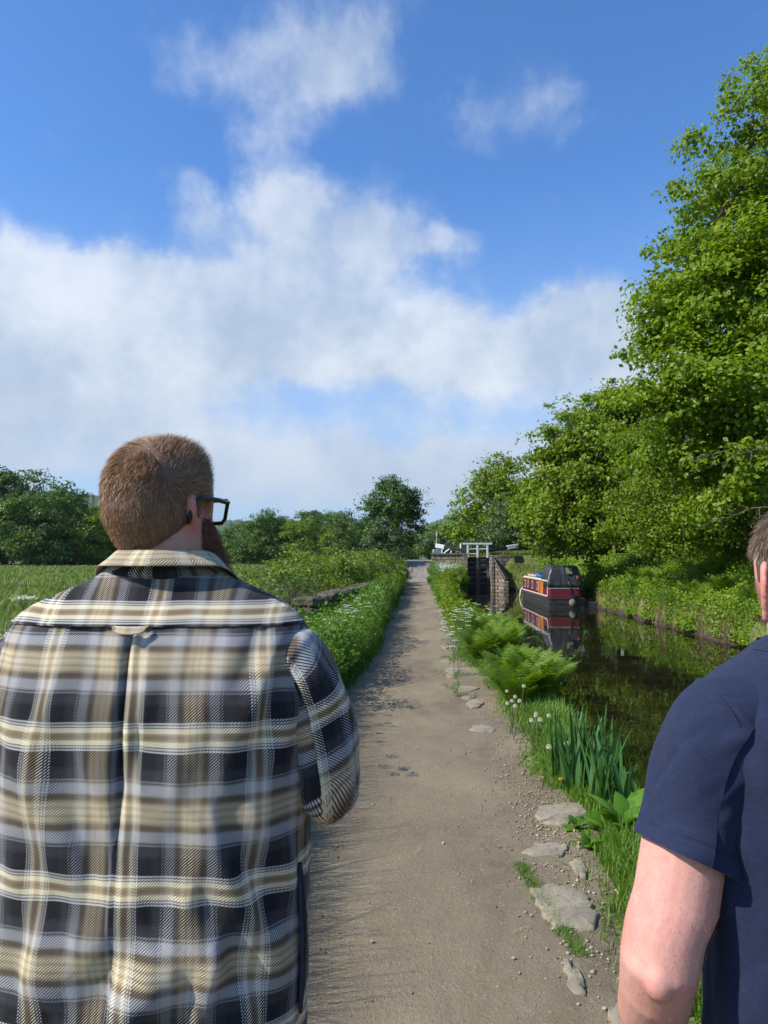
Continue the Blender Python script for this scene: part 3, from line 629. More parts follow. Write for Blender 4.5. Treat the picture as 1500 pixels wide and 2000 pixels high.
def gravel(n, rng=np.random.default_rng(5)):
    # pebbles: small squashed octahedra with jitter
    base = np.array([[1, 0, 0], [0, 1, 0], [-1, 0, 0], [0, -1, 0], [0, 0, 1], [0, 0, -1]], float); fc = np.array([[0, 1, 4], [1, 2, 4], [2, 3, 4], [3, 0, 4], [1, 0, 5], [2, 1, 5], [3, 2, 5], [0, 3, 5]])
    Y = np.where(rng.random(n) < .72, rng.uniform(2.4, 9, n), rng.uniform(2.4, 30, n)); u = rng.random(n)
    X = np.where(u < .75, path_r(Y)-.02-np.abs(rng.normal(size=n))*.20+.05, rng.uniform(-.9, 1.0, n))
    pil = rng.random(n) < .45; a = rng.normal(size=n)*.14; X = np.where(pil, .80+a, X); Y = np.where(pil, 5.0+rng.normal(size=n)*.75-a*1.0, Y); Y = np.maximum(Y, 2.3)
    s = .0028+.0085*rng.random(n)**3.2 + .0012*(Y > 8)
    Z = gz(X, Y)+.012+.012*vnoise(X, Y, 1.6, 11)+.006*vnoise(X, Y, 5, 12)+s*.25
    V = base[None]*s[:, None, None]*rng.uniform(.6, 1.35, (n, 6, 1))*np.array([1, 1, .7]); th = rng.uniform(0, 6.28, n); c, sn = np.cos(th)[:, None], np.sin(th)[:, None]
    V = np.stack([V[..., 0]*c-V[..., 1]*sn, V[..., 0]*sn+V[..., 1]*c, V[..., 2]], -1)+np.stack([X, Y, Z], 1)[:, None]
    Fc = (np.arange(n)[:, None, None]*6+fc[None]).reshape(-1, 3); return V.reshape(-1, 3), Fc, np.repeat(rng.random(n), 6)
def m_grav(T):
    r_ = T.n('ShaderNodeAttribute', attribute_name='rnd').outputs['Fac']
    return prin(T, T.ramp(r_, [(0, (.15, .115, .07)), (.5, (.31, .24, .14)), (1, (.46, .38, .25))]), .85)
GRAV = material('gravel_stones', m_grav)
V, Fc, at = gravel(3600); tag(npmesh('gravel', V, Fc, GRAV, attrs={'rnd': at}), 'loose yellowish gravel scattered along the right of the path', 'gravel', kind='stuff')
for k, (px, py, s) in enumerate([(727, 1838, .012), (1003, 1874, .013), (1108, 1850, .017), (1109, 1866, .012), (1155, 1856, .014), (1157, 1872, .012), (1158, 1906, .014), (1181, 1978, .015), (1130, 1659, .018), (1080, 1817, .014), (1121, 1731, .014), (1038, 1790, .012), (770, 1775, .007), (914, 1768, .006), (895, 1712, .009), (1060, 1520, .014)]):
    s *= .72; p = G(px, py, .01); m = MB(); m.ball((0, 0, s*.35), (s, s*.85, s*.65), 8, 6); rr = random.Random(k); m.v = [(x*rr.uniform(.85, 1.15), y*rr.uniform(.85, 1.15), z*rr.uniform(.9, 1.1)) for x, y, z in m.v]
    o = m.build('pebble', plain('pebble_stone', (.42, .35, .25), .85), smooth=False); o.location = (p.x, p.y, pz(p.x, p.y)); tag(o, 'small pale pebble lying loose on the dirt path', 'pebble', 'loose pebbles on the path')
# litter of dry stalks
n = 150; Y = RNG.uniform(2.5, 16, n); X = RNG.uniform(-.8, .95, n); L = RNG.uniform(.015, .07, n); a = RNG.uniform(0, 6.28, n); D = np.stack([np.cos(a), np.sin(a), 0*a], 1); Q = np.stack([-np.sin(a), np.cos(a), 0*a], 1)*.0016
Cn = np.stack([X, Y, gz(X, Y)+.024+.012*vnoise(X, Y, 1.6, 11)], 1); V = np.stack([Cn-D*L[:, None]-Q, Cn+D*L[:, None]-Q, Cn+D*L[:, None]+Q, Cn-D*L[:, None]+Q], 1).reshape(-1, 3)
tag(npmesh('dry_stalks', V, np.arange(4*n).reshape(n, 4), STRAW, attrs={'rnd': np.repeat(RNG.random(n), 4)}), 'bits of dry straw littering the dirt path', 'straw', kind='stuff')
# ================================================================== DRY STONE WALL (left)
def m_wall(T):
    co = T.n('ShaderNodeTexCoord').outputs['Object']; a = T.noise(co, 6, 6, .65); b = T.noise(co, 30, 5, .7)
    col = T.mix(T.mr(a, .4, .62), (.17, .135, .085), (.055, .045, .032)); col = T.mix(T.mr(b, .56, .7), col, (.26, .23, .16)); col = T.mix(T.mr(T.noise(co, 2.5, 4, .5), .52, .62, 0, .6), col, (.07, .085, .03))
    return prin(T, col, .92, T.math('ADD', a, b), .9, .025)
WALLST = material('rough_wall_stone', m_wall)
wr = empty('dry_stone_wall', (-1.9, 20, 0), 'tumbledown dry stone wall half buried in weeds left of the path', 'wall')
def wall():
    rr = random.Random(11); a = Vector((-2.28, 14.6)); b = Vector((-1.22, 28.5)); L = (b-a).length; d = (b-a)/L; nrm = Vector((d.y, -d.x))
    for course in range(5):
        m = MB(); t = rr.uniform(-.1, .1)
        while t < L:
            w = rr.uniform(.16, .52); h = .19; top = 1.02+rr.uniform(-.12, .06) - .05*sstep(0, L, t) + .05*math.sin(t*2.1)
            z0 = -.05+course*h
            if z0 < top-.1:
                c = a+d*(t+w/2); mm = MB(); sx, sy, sz = w*.5, .27, h*.52*rr.uniform(.9, 1.1)
                for side in (1,):
                    k = len(m.v); jx, jy = rr.uniform(-.02, .02), rr.uniform(-.05, .05); m.ball((0, 0, 0), (1, 1, 1), 10, 6); ang = math.atan2(d.y, d.x)+rr.uniform(-.08, .08)
                    for i in range(k, len(m.v)):
                        x, y, z = m.v[i]; q = lambda v: math.copysign(abs(v)**.55, v); x, y, z = q(x)*sx*rr.uniform(.86, 1.08)+jx, q(y)*sy*rr.uniform(.82, 1.1)+jy, q(z)*sz*rr.uniform(.84, 1.1)
                        m.v[i] = (c.x+x*math.cos(ang)-y*math.sin(ang)+nrm.x*rr.uniform(0, .0), c.y+x*math.sin(ang)+y*math.cos(ang), z0+h/2+z+.0)
            t += w+.015
        if m.v: m.build('stone_course', WALLST, wr, off=wr.location)
wall()
# ================================================================== GRASS AND LOW PLANTS
def place_blades(name, X, Y, hfun, wfun, mat, label, cat, lean=.45, rng=RNG, zoff=-.01, hv=.35, tone=0.0):
    n = len(X); Z = gz(X, Y)+zoff; D = Y
    h = hfun(X, Y)*rng.uniform(1-hv, 1+hv, n); w = wfun(X, Y)
    rnd = np.clip(.42+tone+.28*vnoise(X, Y, 1.3, 8)+rng.normal(size=n)*.2, 0, 1)
    V, Fs, at = blades(np.stack([X, Y, Z], 1), h, w, rng.uniform(.05, lean*1.6, n), rnd, rng, droop=.08)
    o = npmesh(name, V, Fs, mat, attrs={'rnd': at}); tag(o, label, cat, kind='stuff'); return o
def invY(n, a, b, rng=RNG, p=1.0):
    u = rng.random(n); return a*(b/a)**u if p == 1 else (a**(1-p)+(b**(1-p)-a**(1-p))*u)**(1/(1-p))
g = np.random.default_rng(21)
# left verge
Y = invY(64000, 7.6, 58, g); e = path_l(Y) - .02; wv = 1.25+.5*sstep(14, 26, Y)*-1; X = e - np.abs(g.normal(size=len(Y)))*wv*.6+.05*g.normal(size=len(Y))
k = (X > -3.2); X, Y = X[k], Y[k]
place_blades('verge_grass', X, Y, lambda x, y: (.14+.30*sstep(-.02, .20, path_l(y)-x)*(1-.5*sstep(.5, 1.0, path_l(y)-x))+.10*sstep(14, 22, y))*(1-.3*sstep(50, 56, y)), lambda x, y: .006+.0006*y, L_GRASS, 'long green grass on the left verge in front of the stone wall', 'grass', rng=g, hv=.45, lean=.42)
n = 8500; Y = invY(n, 8, 50, g); d_ = .08+g.random(n)**1.4*1.0; X = path_l(Y)-d_; C = np.stack([X, Y, gz(X, Y)+g.uniform(.05, .86, n)*sstep(0, .3, d_+.17)*(1+.35*vnoise(X, Y, 1.1, 23))*(1-.62*sstep(.35, .8, d_))], 1)
q_ = 7; C = (C[:, None]+g.normal(size=(n, q_, 3))*np.array([.07, .07, .04])).reshape(-1, 3); V, Fq, at = leaf_arrays(C, .042+.0012*np.repeat(Y, q_), unit(np.array([0, 0, 1.])+g.normal(size=C.shape)*.5), np.clip(g.normal(size=len(C))*.25+.5, 0, 1), .5); tag(npmesh('verge_leaves', V, Fq, L_GRASS, attrs={'rnd': at}), 'mixed leafy weeds growing through the long grass of the left verge', 'weeds', kind='stuff')
Y = invY(26000, 1.6, 8.2, g); X = -1.0-.9*g.random(len(Y))**1.2+.06*vnoise(Y, Y, 2, 5); 
place_blades('path_side_grass', X, Y, lambda x, y: .45+.36*sstep(0, .3, -1.05-x), lambda x, y: .006+0*x, L_GRASS, 'green grass left of the path beside the plaid shirt', 'grass', rng=g)
# right verge
Y = invY(60000, 2.0, 50, g); X = path_r(Y)-.02+np.abs(g.normal(size=len(Y)))*.42+.04*g.normal(size=len(Y)); k = (X < xl(Y)-.05) & (gz(X, Y) > -.7); X, Y = X[k], Y[k]
k2 = ~((Y < 5.6) & (Y > 2.0) & (X < path_r(Y)+.15) & (g.random(len(X)) < .85)); X, Y = X[k2], Y[k2]
place_blades('bank_grass', X, Y, lambda x, y: (.04+(.10+.08*sstep(5, 9, y))*sstep(0, .35, x-path_r(y)))*(1-.4*sstep(1.5, 1.8, x)*(y < 30))*(1+.6*vnoise(x, y, 1.6, 3)), lambda x, y: .0042+.0006*y, L_GRASS, 'bright grass on the near canal bank right of the path', 'grass', rng=g, tone=.18)
# short tufts along the big flagstone and creeping on to the path edge
Y = g.uniform(3.25, 4.2, 1400); X = .66+(Y-3.4)*-.14+g.normal(size=1400)*.022; place_blades('stone_edge_grass', X, Y, lambda x, y: .03+0*x, lambda x, y: .003+0*x, L_GRASS, 'short tuft of grass hugging the large oval flagstone', 'grass', rng=g, zoff=.01, lean=.8)
# lock mound grass
n = 26000; X = g.uniform(.7, 4.1, n); Y = g.uniform(48.5, 57.6, n); k = (X > .85+.25*vnoise(Y, X*0, .6, 2)) & (gz(X, Y) > -.75); X, Y = X[k], Y[k]
place_blades('mound_grass', X, Y, lambda x, y: .36+0*x, lambda x, y: .035+0*x, L_GRASS, 'lush grass on the mound below the lock wall', 'grass', rng=g, tone=.15)
n = 1500; X = 2.1+g.normal(size=n)*.45; Y = 55+g.normal(size=n)*1.0; C = np.stack([X, Y, gz(X, Y)+.38+g.random(n)*.15], 1); V, Fq, at = leaf_arrays(C, .055, unit(np.array([0, -.3, 1.])+g.normal(size=(n, 3))*.4), g.random(n)); tag(npmesh('mound_flowers', V, Fq, WHITE_FL, attrs={'rnd': at}), 'haze of small white flowers on the mound below the lock wall', 'flowers', kind='stuff')
n = 24000; X = g.uniform(6.9, 10.5, n); Y = g.uniform(50, 62, n); k = (gz(X, Y) > -.72) & ~((Y > 58.8) & (Y < 59.6) & (X < 8.6)); X, Y = X[k], Y[k]
place_blades('lockside_grass', X, Y, lambda x, y: .32+0*x, lambda x, y: .03+0*x, L_FIELD, 'pale tall grass right of the lock', 'grass', rng=g, tone=.15)
n = 5000; X = g.uniform(5.8, 9.2, n); Y = g.uniform(59.6, 62, n); place_blades('wall_top_grass', X, Y, lambda x, y: .30+0*x, lambda x, y: .03+0*x, L_FIELD, 'pale dry grass growing on top of the curved lock wall', 'grass', rng=g, tone=.3)
# meadow
Y = invY(150000, 3.0, 165, g); fr = g.random(len(Y)); X = -2.3 - fr*(Y*.62+1.5); 
place_blades('meadow_grass', X, Y, lambda x, y: .34+.10*vnoise(x, y, .2, 6)+.12*sstep(30, 90, y), lambda x, y: .006+.0016*y, L_FIELD, 'tall seeding meadow grass filling the field on the left', 'grass', rng=g, hv=.4)
# bank cover far side : leafy undergrowth
def cover(name, n, xa, xb, ya, yb, size, mat, label, h=.35, seed=4, clump=.45, hang=False):
    q = np.random.default_rng(seed); nc = n//26; Xc = q.uniform(xa, xb, nc); Yc = invY(nc, ya, yb, q); hc = h*q.uniform(.3, 1.3, nc)*(1+.95*vnoise(Xc, Yc, .9, seed))
    off = q.normal(size=(nc, 26, 3))*np.array([.5, .5, .28])*clump*(1+.012*Yc)[:, None, None]
    X = (Xc[:, None]+off[..., 0]).ravel(); Y = (Yc[:, None]+off[..., 1]).ravel(); Z = np.maximum(gz(X, Y), WZ+.10)+np.maximum(.03, np.repeat(hc, 26)+off[..., 2].ravel())
    k = (X > 9.0+.20*vnoise(Y, Y, 1.1, 51)); X, Y, Z = X[k], Y[k], Z[k]; C = np.stack([X, Y, Z], 1)
    N = unit(np.array([-.35, -.25, .9])+q.normal(size=C.shape)*.55); cl = np.repeat(q.random(nc), 26)[k]
    V, Fq, at = leaf_arrays(C, size*(.7+.018*Y), N, np.clip(.25+.4*cl+.30*vnoise(X, Y, .6, seed+1)+q.normal(size=len(C))*.18, 0, 1), .7, q)
    tag(npmesh(name, V, Fq, mat, attrs={'rnd': at}), label, 'undergrowth', kind='stuff')
cover('bank_undergrowth', 210000, 9.12, 17, 12, 60, .085, L_BANK, 'bright leafy undergrowth covering the far canal bank', .30)
cover('waterside_leaves', 60000, 8.85, 9.9, 12, 60, .075, L_BANK, 'low leaves overhanging the waterline of the far bank', .12, 14, .22)
cover('nearer_bank_leaves', 60000, 8.95, 12.5, 14, 27, .085, L_BANK, 'bright low leaves on the nearer part of the far bank', .22, 24, .35)
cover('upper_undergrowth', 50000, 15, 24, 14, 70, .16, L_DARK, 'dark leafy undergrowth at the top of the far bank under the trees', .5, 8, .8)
n = 42000; Y = invY(n, 12, 58, g); X = 9.2+g.random(n)**1.3*6; k = vnoise(X, Y, .8, 44) > -.05; X, Y = X[k], Y[k]
place_blades('far_bank_grass', X, Y, lambda x, y: .50+.15*vnoise(x, y, .7, 45), lambda x, y: .010+.0007*y, L_GRASS, 'patches of tall grass among the leaves of the far bank', 'grass', rng=g, tone=.2, lean=.6)
n = 9000; Y = invY(n, 12, 58, g); X = 9.05+np.abs(g.normal(size=n))*.13; k = gz(X, Y) < .5; X, Y = X[k], Y[k]
place_blades('bank_roots', X, Y, lambda x, y: .20+.10*vnoise(y, y, .6, 52), lambda x, y: .010+.0005*y, STRAW, 'dry brown roots and stems along the waterline of the far bank', 'roots', rng=g, lean=.9, tone=-.3)
for o in [bpy.data.objects['bank_roots']]:
    pass
# ---- ferns
def fern_mesh(seed, nf=26, L=.8):
    q = random.Random(seed); parts = []; 
    for f in range(nf):
        az = q.uniform(0, 6.283); el0 = q.uniform(1.15, 1.5); Lf = L*q.uniform(.75, 1.1); n = 36; p = Vector((math.cos(az)*.03, math.sin(az)*.03, 0)); V = []; Fq = []; Ft = []
        bend = q.uniform(.6, 1.35); sd_ = Vector((-math.sin(az), math.cos(az), 0)); prev = p
        for i in range(n):
            t = i/(n-1); e = el0-bend*t**1.4; dr = Vector((math.cos(az)*math.cos(e), math.sin(az)*math.cos(e), math.sin(e))); p2 = prev+dr*(Lf/n)
            if i > 3:
                ln = Lf*.24*math.sin(math.pi*min(1, (1-t)*.80+.08))*(1.0 if t < .9 else .6); up = sd_.cross(dr)
                for s in (-1, 1):
                    d2 = (sd_*s+dr*.35-up*.12*0+Vector((0, 0, -.12))).normalized(); w = dr*(Lf/n*.36); k = len(V)
                    tipv = prev+d2*ln+Vector((q.uniform(-.01, .01), q.uniform(-.01, .01), q.uniform(-.012, .012)))
                    V += [prev-w, prev+w, prev.lerp(tipv, .55)+w*.8, tipv, prev.lerp(tipv, .55)-w*.8]; Fq.append((k, k+1, k+2, k+4)); Ft.append((k+4, k+2, k+3))
            k = len(V); w2 = sd_*.004*(1-t*.7); V += [prev-w2, prev+w2, p2+w2, p2-w2]; Fq.append((k, k+1, k+2, k+3)); prev = p2
        parts.append((np.array([tuple(v) for v in V]), [np.array(Fq), np.array(Ft)], np.full(len(V), min(1, max(0, .5+q.gauss(0, .22))))))
    return merge(parts)
FM = []
for i in range(4):
    V, Fs, at = fern_mesh(i, 34, .84); FM.append((V, Fs, at))
fern_spots = [(1.12, 8.5, .72), (1.42, 8.8, .80), (1.2, 9.3, .82), (1.52, 9.6, .78), (1.3, 10.0, .75), (1.0, 12.0, .72), (1.35, 12.1, .85), (1.15, 12.8, .85), (1.5, 13.1, .85), (1.3, 13.8, .9), (1.6, 14.4, .85), (1.1, 14.7, .8), (1.42, 15.4, .85)]
protos = {}
for i, (x, y, s) in enumerate(fern_spots):
    j = i % 4
    if j not in protos:
        V, Fs, at = FM[j]; o = npmesh('fern', V, Fs, L_FERN, attrs={'rnd': at}); protos[j] = o
    else: o = protos[j].copy(); COL.objects.link(o)
    o.location = (x, y, float(gz(x, y))-.03); o.scale = (s*1.05,)*3; o.rotation_euler = (0, 0, i*1.7)
    near = y < 11
    tag(o, 'feathery green fern in the nearer fern bank beside the canal' if near else 'feathery green fern in the farther fern bank beside the canal', 'fern', 'ferns of the nearer bank' if near else 'ferns of the farther bank')
for i, (x, y) in enumerate([(9.75, 33.5), (10.2, 32.2), (9.9, 30.8), (9.7, 27), (10.4, 26), (11.2, 29), (11.8, 33), (10.6, 36), (12.4, 27.5), (10.0, 22.5), (11.0, 23.5), (9.8, 18.5)]):
    o = protos[i % 4].copy(); COL.objects.link(o); o.location = (x, y, float(gz(x, y))); o.scale = (1.25,)*3; o.rotation_euler = (0, 0, i*2.1); tag(o, 'fern growing at the water edge of the far bank', 'fern', 'ferns on the far bank')
# ---- irises
def iris(x, y, n, h, label, seed):
    q = np.random.default_rng(seed); parts = []
    for i in range(n):
        az = q.uniform(0, 6.28); ox, oy = q.normal()*.055, q.normal()*.055; H = h*q.uniform(.55, 1.08); w = q.uniform(.012, .020); ln = q.uniform(.04, .30); D = np.array([math.cos(az), math.sin(az), 0]); a2 = az+math.pi/2+q.normal()*.5; Wd = np.array([math.cos(a2), math.sin(a2), 0]); V = []
        for t, ww in ((0, .8), (.3, 1), (.6, .9), (.85, .5), (1, .02)):
            c = np.array([ox, oy, 0])+D*ln*H*t**1.8+np.array([0, 0, H*(t-.06*ln*4*t**3)]); V += [c-Wd*w*ww, c+D*.0015, c+Wd*w*ww]
        Fq = [(3*k+a, 3*k+a+1, 3*k+a+4, 3*k+a+3) for k in range(4) for a in (0, 1)]
        parts.append((np.array(V), [np.array(Fq)], np.full(len(V), float(np.clip(.4+q.normal()*.25, 0, 1)))))
    V, Fs, at = merge(parts); o = npmesh('iris_plant', V, Fs, L_IRIS, attrs={'rnd': at}); o.location = (x, y, float(gz(x, y))-.03); tag(o, label, 'iris', 'wild irises standing at the canal edge'); return o
for i, (px, py, n, h) in enumerate([(1098, 1530, 16, .55), (1118, 1545, 20, .66), (1140, 1548, 22, .70), (1155, 1565, 18, .62), (1175, 1560, 16, .62), (1195, 1590, 16, .52), (1215, 1605, 12, .45), (1170, 1585, 12, .42)]):
    p = G(px, py, -.03); iris(p.x, p.y, n, h, 'tall blue green sword leaved iris clump at the canal edge', i)
# ---- broad leaved dock plant
def broad(x, y, n, L, label, seed, name='dock_plant', mat=L_DOCK, cat='dock plant', flat=.5, rat=.36):
    q = random.Random(seed); parts = []
    for i in range(n):
        az = i*2.4+q.uniform(-.3, .3); e0 = q.uniform(flat, 1.35); Lf = L*q.uniform(.7, 1.1); V = []; p = Vector((0, 0, 0)); sd_ = Vector((-math.sin(az), math.cos(az), 0)); N_ = 8
        for k in range(N_+1):
            t = k/N_; e = e0-1.3*t**1.6; w = Lf*rat*.5*math.sin(math.pi*min(1, max(.02, (t-.12)/.88)))**.8 if t > .12 else .004; up = sd_.cross(Vector((math.cos(az)*math.cos(e), math.sin(az)*math.cos(e), math.sin(e))))
            wob = .10*w*math.sin(k*2.3+i); V += [p+sd_*w-up*(-w*.25+wob), p, p-sd_*w-up*(-w*.25-wob)]; p = p+Vector((math.cos(az)*math.cos(e), math.sin(az)*math.cos(e), math.sin(e)))*(Lf/N_)
        Fq = [(3*k+a, 3*k+a+1, 3*k+a+4, 3*k+a+3) for k in range(N_) for a in (0, 1)]
        parts.append((np.array([tuple(v) for v in V]), [np.array(Fq)], np.full(len(V), min(1, max(0, .5+q.gauss(0, .25))))))
    V, Fs, at = merge(parts); o = npmesh(name, V, Fs, mat, attrs={'rnd': at}, smooth=True); o.location = (x, y, float(gz(x, y))-.01); tag(o, label, cat); return o
p = G(1232, 1640, 0); broad(p.x, p.y, 12, .36, 'broad leaved bright green dock plant beside the navy sleeve', 2, flat=.9)
p = G(1205, 1640, 0); broad(p.x, p.y, 9, .30, 'smaller dock plant with upright leaves at the foot of the irises', 5, flat=.9)
p = G(1128, 1620, 0); broad(p.x, p.y, 16, .13, 'low rosette of jagged leaves by the pale rectangular flagstone', 7, 'leaf_rosette', L_DOCK, 'weed', .3, .4)
p = G(1150, 1655, 0); broad(p.x, p.y, 14, .14, 'low leafy weed right of the gravel patch', 8, 'leafy_weed', L_DOCK, 'weed', .3, .5)
p = G(1062, 1490, 0); broad(p.x, p.y, 16, .12, 'low dark leaved weed under the dandelion clocks', 9, 'leafy_weed', L_GRASS, 'weed', .2, .4)
p = G(1180, 1620, 0); broad(p.x, p.y, 10, .16, 'round leaved weed between the two dock plants', 10, 'leafy_weed', L_DOCK, 'weed', .5, .7)
# ---- dandelion clocks
def fluff(r_, n=170, seed=1):
    q = np.random.default_rng(seed); d = unit(q.normal(size=(n, 3))); V, Fq, at = leaf_arrays(d*r_*.93, r_*.42, unit(d+q.normal(size=d.shape)*.25), q.random(n), 1.0, q); return V, Fq, at
FLV = fluff(.019)
def clock(px, py, Y, label, open_=True, i=0):
    p = P(px, py, Y); q = random.Random(i); bx, by = p.x+q.uniform(-.06, .08), p.y+q.uniform(-.05, .08); bz = float(gz(bx, by)); r = empty('dandelion', (bx, by, bz), label, 'dandelion', 'dandelion clocks on the near canal bank')
    top = Vector((p.x-bx, p.y-by, p.z-bz)); m = MB(); m.tube([(0, 0, 0), (top.x*.4+.01, top.y*.4, top.z*.5), top], [.0035, .003, .0025], 5); m.build('stem', REDSTEM if i % 2 else STEM, r, 0, True)
    o = npmesh('seed_head', FLV[0], FLV[1], CLOCK, r, {'rnd': FLV[2]}); o.location = top; o.scale = (q.uniform(.9, 1.15),)*3
    m = MB(); m.ball(tuple(top), .004, 6, 4); m.build('seed_core', plain('seed_core', (.2, .16, .1), .8), r)
for i, (px, py) in enumerate([(1014, 1326), (1023, 1340), (990, 1350), (1006, 1361), (1000, 1369), (1015, 1369), (991, 1374), (1006, 1379), (1047, 1394), (1046, 1398), (1038, 1407), (1055, 1406), (1072, 1398), (1107, 1452), (1072, 1459)]):
    Y = (1.42)*F/(py-1085); clock(px, py, Y, 'fluffy white dandelion clock on a thin stem on the near canal bank', i=i)
for i, (px, py) in enumerate([(1008, 1443), (1094, 1524)]):
    p = G(px, py, .06); r = empty('yellow_dandelion', (p.x, p.y, float(gz(p.x, p.y))), ['yellow dandelion flower below the cluster of clocks', 'yellow dandelion flower at the foot of the irises'][i], 'dandelion')
    m = MB(); m.tube([(0, 0, 0), (.005, 0, .06)], .003, 5); m.build('stem', STEM, r)
    n = 60; d = unit(g.normal(size=(n, 3))*[1, 1, .3]+[0, 0, .2]); V, Fq, at = leaf_arrays(d*.013+[.005, 0, .066], .017, unit(d*.2+[0, 0, 1]), g.random(n), .35); npmesh('petals', V, Fq, YELLOW_FL, r, {'rnd': at})
# ---- cow parsley
def cow(seed, H):
    q = random.Random(seed); g2 = np.random.default_rng(seed); r = empty('cow_parsley', (0, 0, 0), 'x', 'cow parsley')
    m = MB(); m.tube([(0, 0, 0), (.02, .01, H*.5), (.03, 0, H*.82)], [.005, .004, .003], 5); heads = []
    for k in range(q.randint(4, 6)):
        a = q.uniform(0, 6.28); z0 = H*q.uniform(.35, .8); e = Vector((math.cos(a)*H*q.uniform(.10, .28), math.sin(a)*H*q.uniform(.10, .28), H*q.uniform(.82, 1.05))); m.tube([(.02, 0, z0), (e.x*.5, e.y*.5, (z0+e.z)/2-.01), e], [.003, .0025, .002], 4); heads.append(e)
    for e in heads:
        C = []; R = q.uniform(.038, .062)
        for j in range(12):
            a = j*2.4; rr_ = R*math.sqrt((j+.5)/12); u = e+Vector((math.cos(a)*rr_, math.sin(a)*rr_, .035-rr_*.2)); m.tube([e, u], .0009, 3, False)
            for t in range(9): C.append(tuple(u+Vector((q.gauss(0, .006), q.gauss(0, .006), q.gauss(0, .003)))))
        C = np.array(C); V, Fq, at = leaf_arrays(C, .011, unit(np.array([0, 0, 1.])+g2.normal(size=C.shape)*.4), g2.random(len(C)), .9, g2); npmesh('umbel', V, Fq, WHITE_FL, r, {'rnd': at})
    m.build('stem', STEM, r)
    C = []
    for k in range(9):
        a = q.uniform(0, 6.28); L = H*q.uniform(.2, .38); z0 = H*q.uniform(.02, .45)
        for t in range(34): s = q.random(); C.append((math.cos(a)*L*s+q.gauss(0, L*.16*(1-s*.6)), math.sin(a)*L*s+q.gauss(0, L*.16*(1-s*.6)), z0+L*.3*s-L*.15*s*s+q.gauss(0, .012)))
    C = np.array(C); V, Fq, at = leaf_arrays(C, .035, unit(np.array([0, 0, 1.])+g2.normal(size=C.shape)*.4), np.clip(g2.random(len(C))*.8, 0, 1), .45, g2); npmesh('leaves', V, Fq, L_GRASS, r, {'rnd': at}); return r
CP = [cow(i, .9) for i in range(4)]; used = [False]*4
def put_cow(x, y, s, label, group, i, z=None):
    j = i % 4
    if not used[j]: o = CP[j]; used[j] = True
    else: o = copy_tree(CP[j])
    o.location = (x, y, (float(gz(x, y)) if z is None else z)-.02); o.scale = (s,)*3; o.rotation_euler = (0, 0, i*1.3); tag(o, label, 'cow parsley', group); return o
cs = [(640, 1260), (655, 1240), (668, 1232), (680, 1250), (688, 1262), (672, 1270), (655, 1285), (662, 1303), (690, 1218), (700, 1200), (712, 1190), (724, 1184), (735, 1178), (722, 1200), (735, 1205), (748, 1195), (760, 1165), (772, 1152), (780, 1160), (716, 1215), (702, 1225), (742, 1215), (644, 1290), (768, 1158), (785, 1150), (730, 1225), (752, 1180), (694, 1240), (708, 1210), (740, 1190), (726, 1195), (660, 1270), (676, 1245), (712, 1222), (756, 1172), (746, 1184)]
for i, (px, py) in enumerate(cs):
    zt_ = .70+.22*((i*7) % 5)/5; p = G(px, py, zt_); x = min(p.x, float(path_l(p.y))-.32); sc = (zt_-float(gz(x, p.y)))/.86; put_cow(x, p.y, sc, 'white cow parsley flowering in the left verge by the stone wall', 'cow parsley in the left verge', i)
for i, (px, py) in enumerate([(888, 1200), (895, 1192), (902, 1198), (912, 1190), (920, 1186), (930, 1194), (945, 1186), (962, 1190), (886, 1222), (892, 1245), (908, 1205), (900, 1212)]):
    zt_ = .72; p = G(px, py, zt_); put_cow(p.x, p.y, zt_/.86, 'white cow parsley beside the farther fern bank', 'cow parsley by the ferns', i)
for i, (x, y, s) in enumerate([(-1.62, 3.4, 1.28), (-1.85, 3.65, 1.12)]):
    pass
pc = P(136, 1122, 4.2); put_cow(pc.x-.08, pc.y, (pc.z-.0)/1.02, 'tall cow parsley showing above the left shoulder of the plaid shirt', None, 1, 0)
for i in range(0): put_cow(-1.65-.4*((i*37) % 10)/10, 2.6+i*.8, .62+.05*(i % 3), 'cow parsley low in the grass hidden beside the plaid shirt', 'cow parsley hidden by the shirt', i+2)
# ---- bramble / hedge plants behind the wall
def bush(name, base, blobs, nclump, per, cr, leaf, mat, label, cat, group=None, seed=1, rat=.6, stems=12):
    rng = np.random.default_rng(seed); r = empty(name, base, label, cat, group); pts, nrm, rnd, C = crown_points(blobs, nclump, per, cr, rng, .8, .45)
    k = pts[:, 2] > 0.0; V, Fq, at = leaf_arrays(pts[k], leaf, nrm[k], rnd[k], rat, rng); npmesh('foliage', V, Fq, mat, r, {'rnd': at}); m = MB(); rr = random.Random(seed)
    for i in range(stems): c = Vector(C[rr.randrange(len(C))]); m.tube([(c.x*.3+rr.uniform(-.2, .2), c.y*.3, -.1), (c.x*.7, c.y*.7, c.z*.6), c], [.02, .014, .005], 4)
    m.build('stems', BARKP, r); return r
hb = [(-3.1, 15.5, 1.1, .95), (-3.4, 17.5, 1.2, 1.1), (-3.0, 19.5, 1.2, 1.15), (-3.3, 22, 1.4, 1.25), (-2.7, 24.5, 1.3, 1.3), (-2.6, 27.5, 1.3, 1.35), (-2.3, 31, 1.4, 1.4), (-2.1, 35, 1.5, 1.5), (-2.2, 40, 1.7, 1.7), (-2.2, 45.5, 1.9, 1.9), (-3.4, 13.2, 1.0, .85), (-4.6, 16.5, 1.2, .9), (-4.5, 20.5, 1.3, 1.15), (-4.4, 26, 1.7, 1.4), (-4.2, 33, 1.9, 1.6), (-4.0, 41, 2.2, 1.9)]
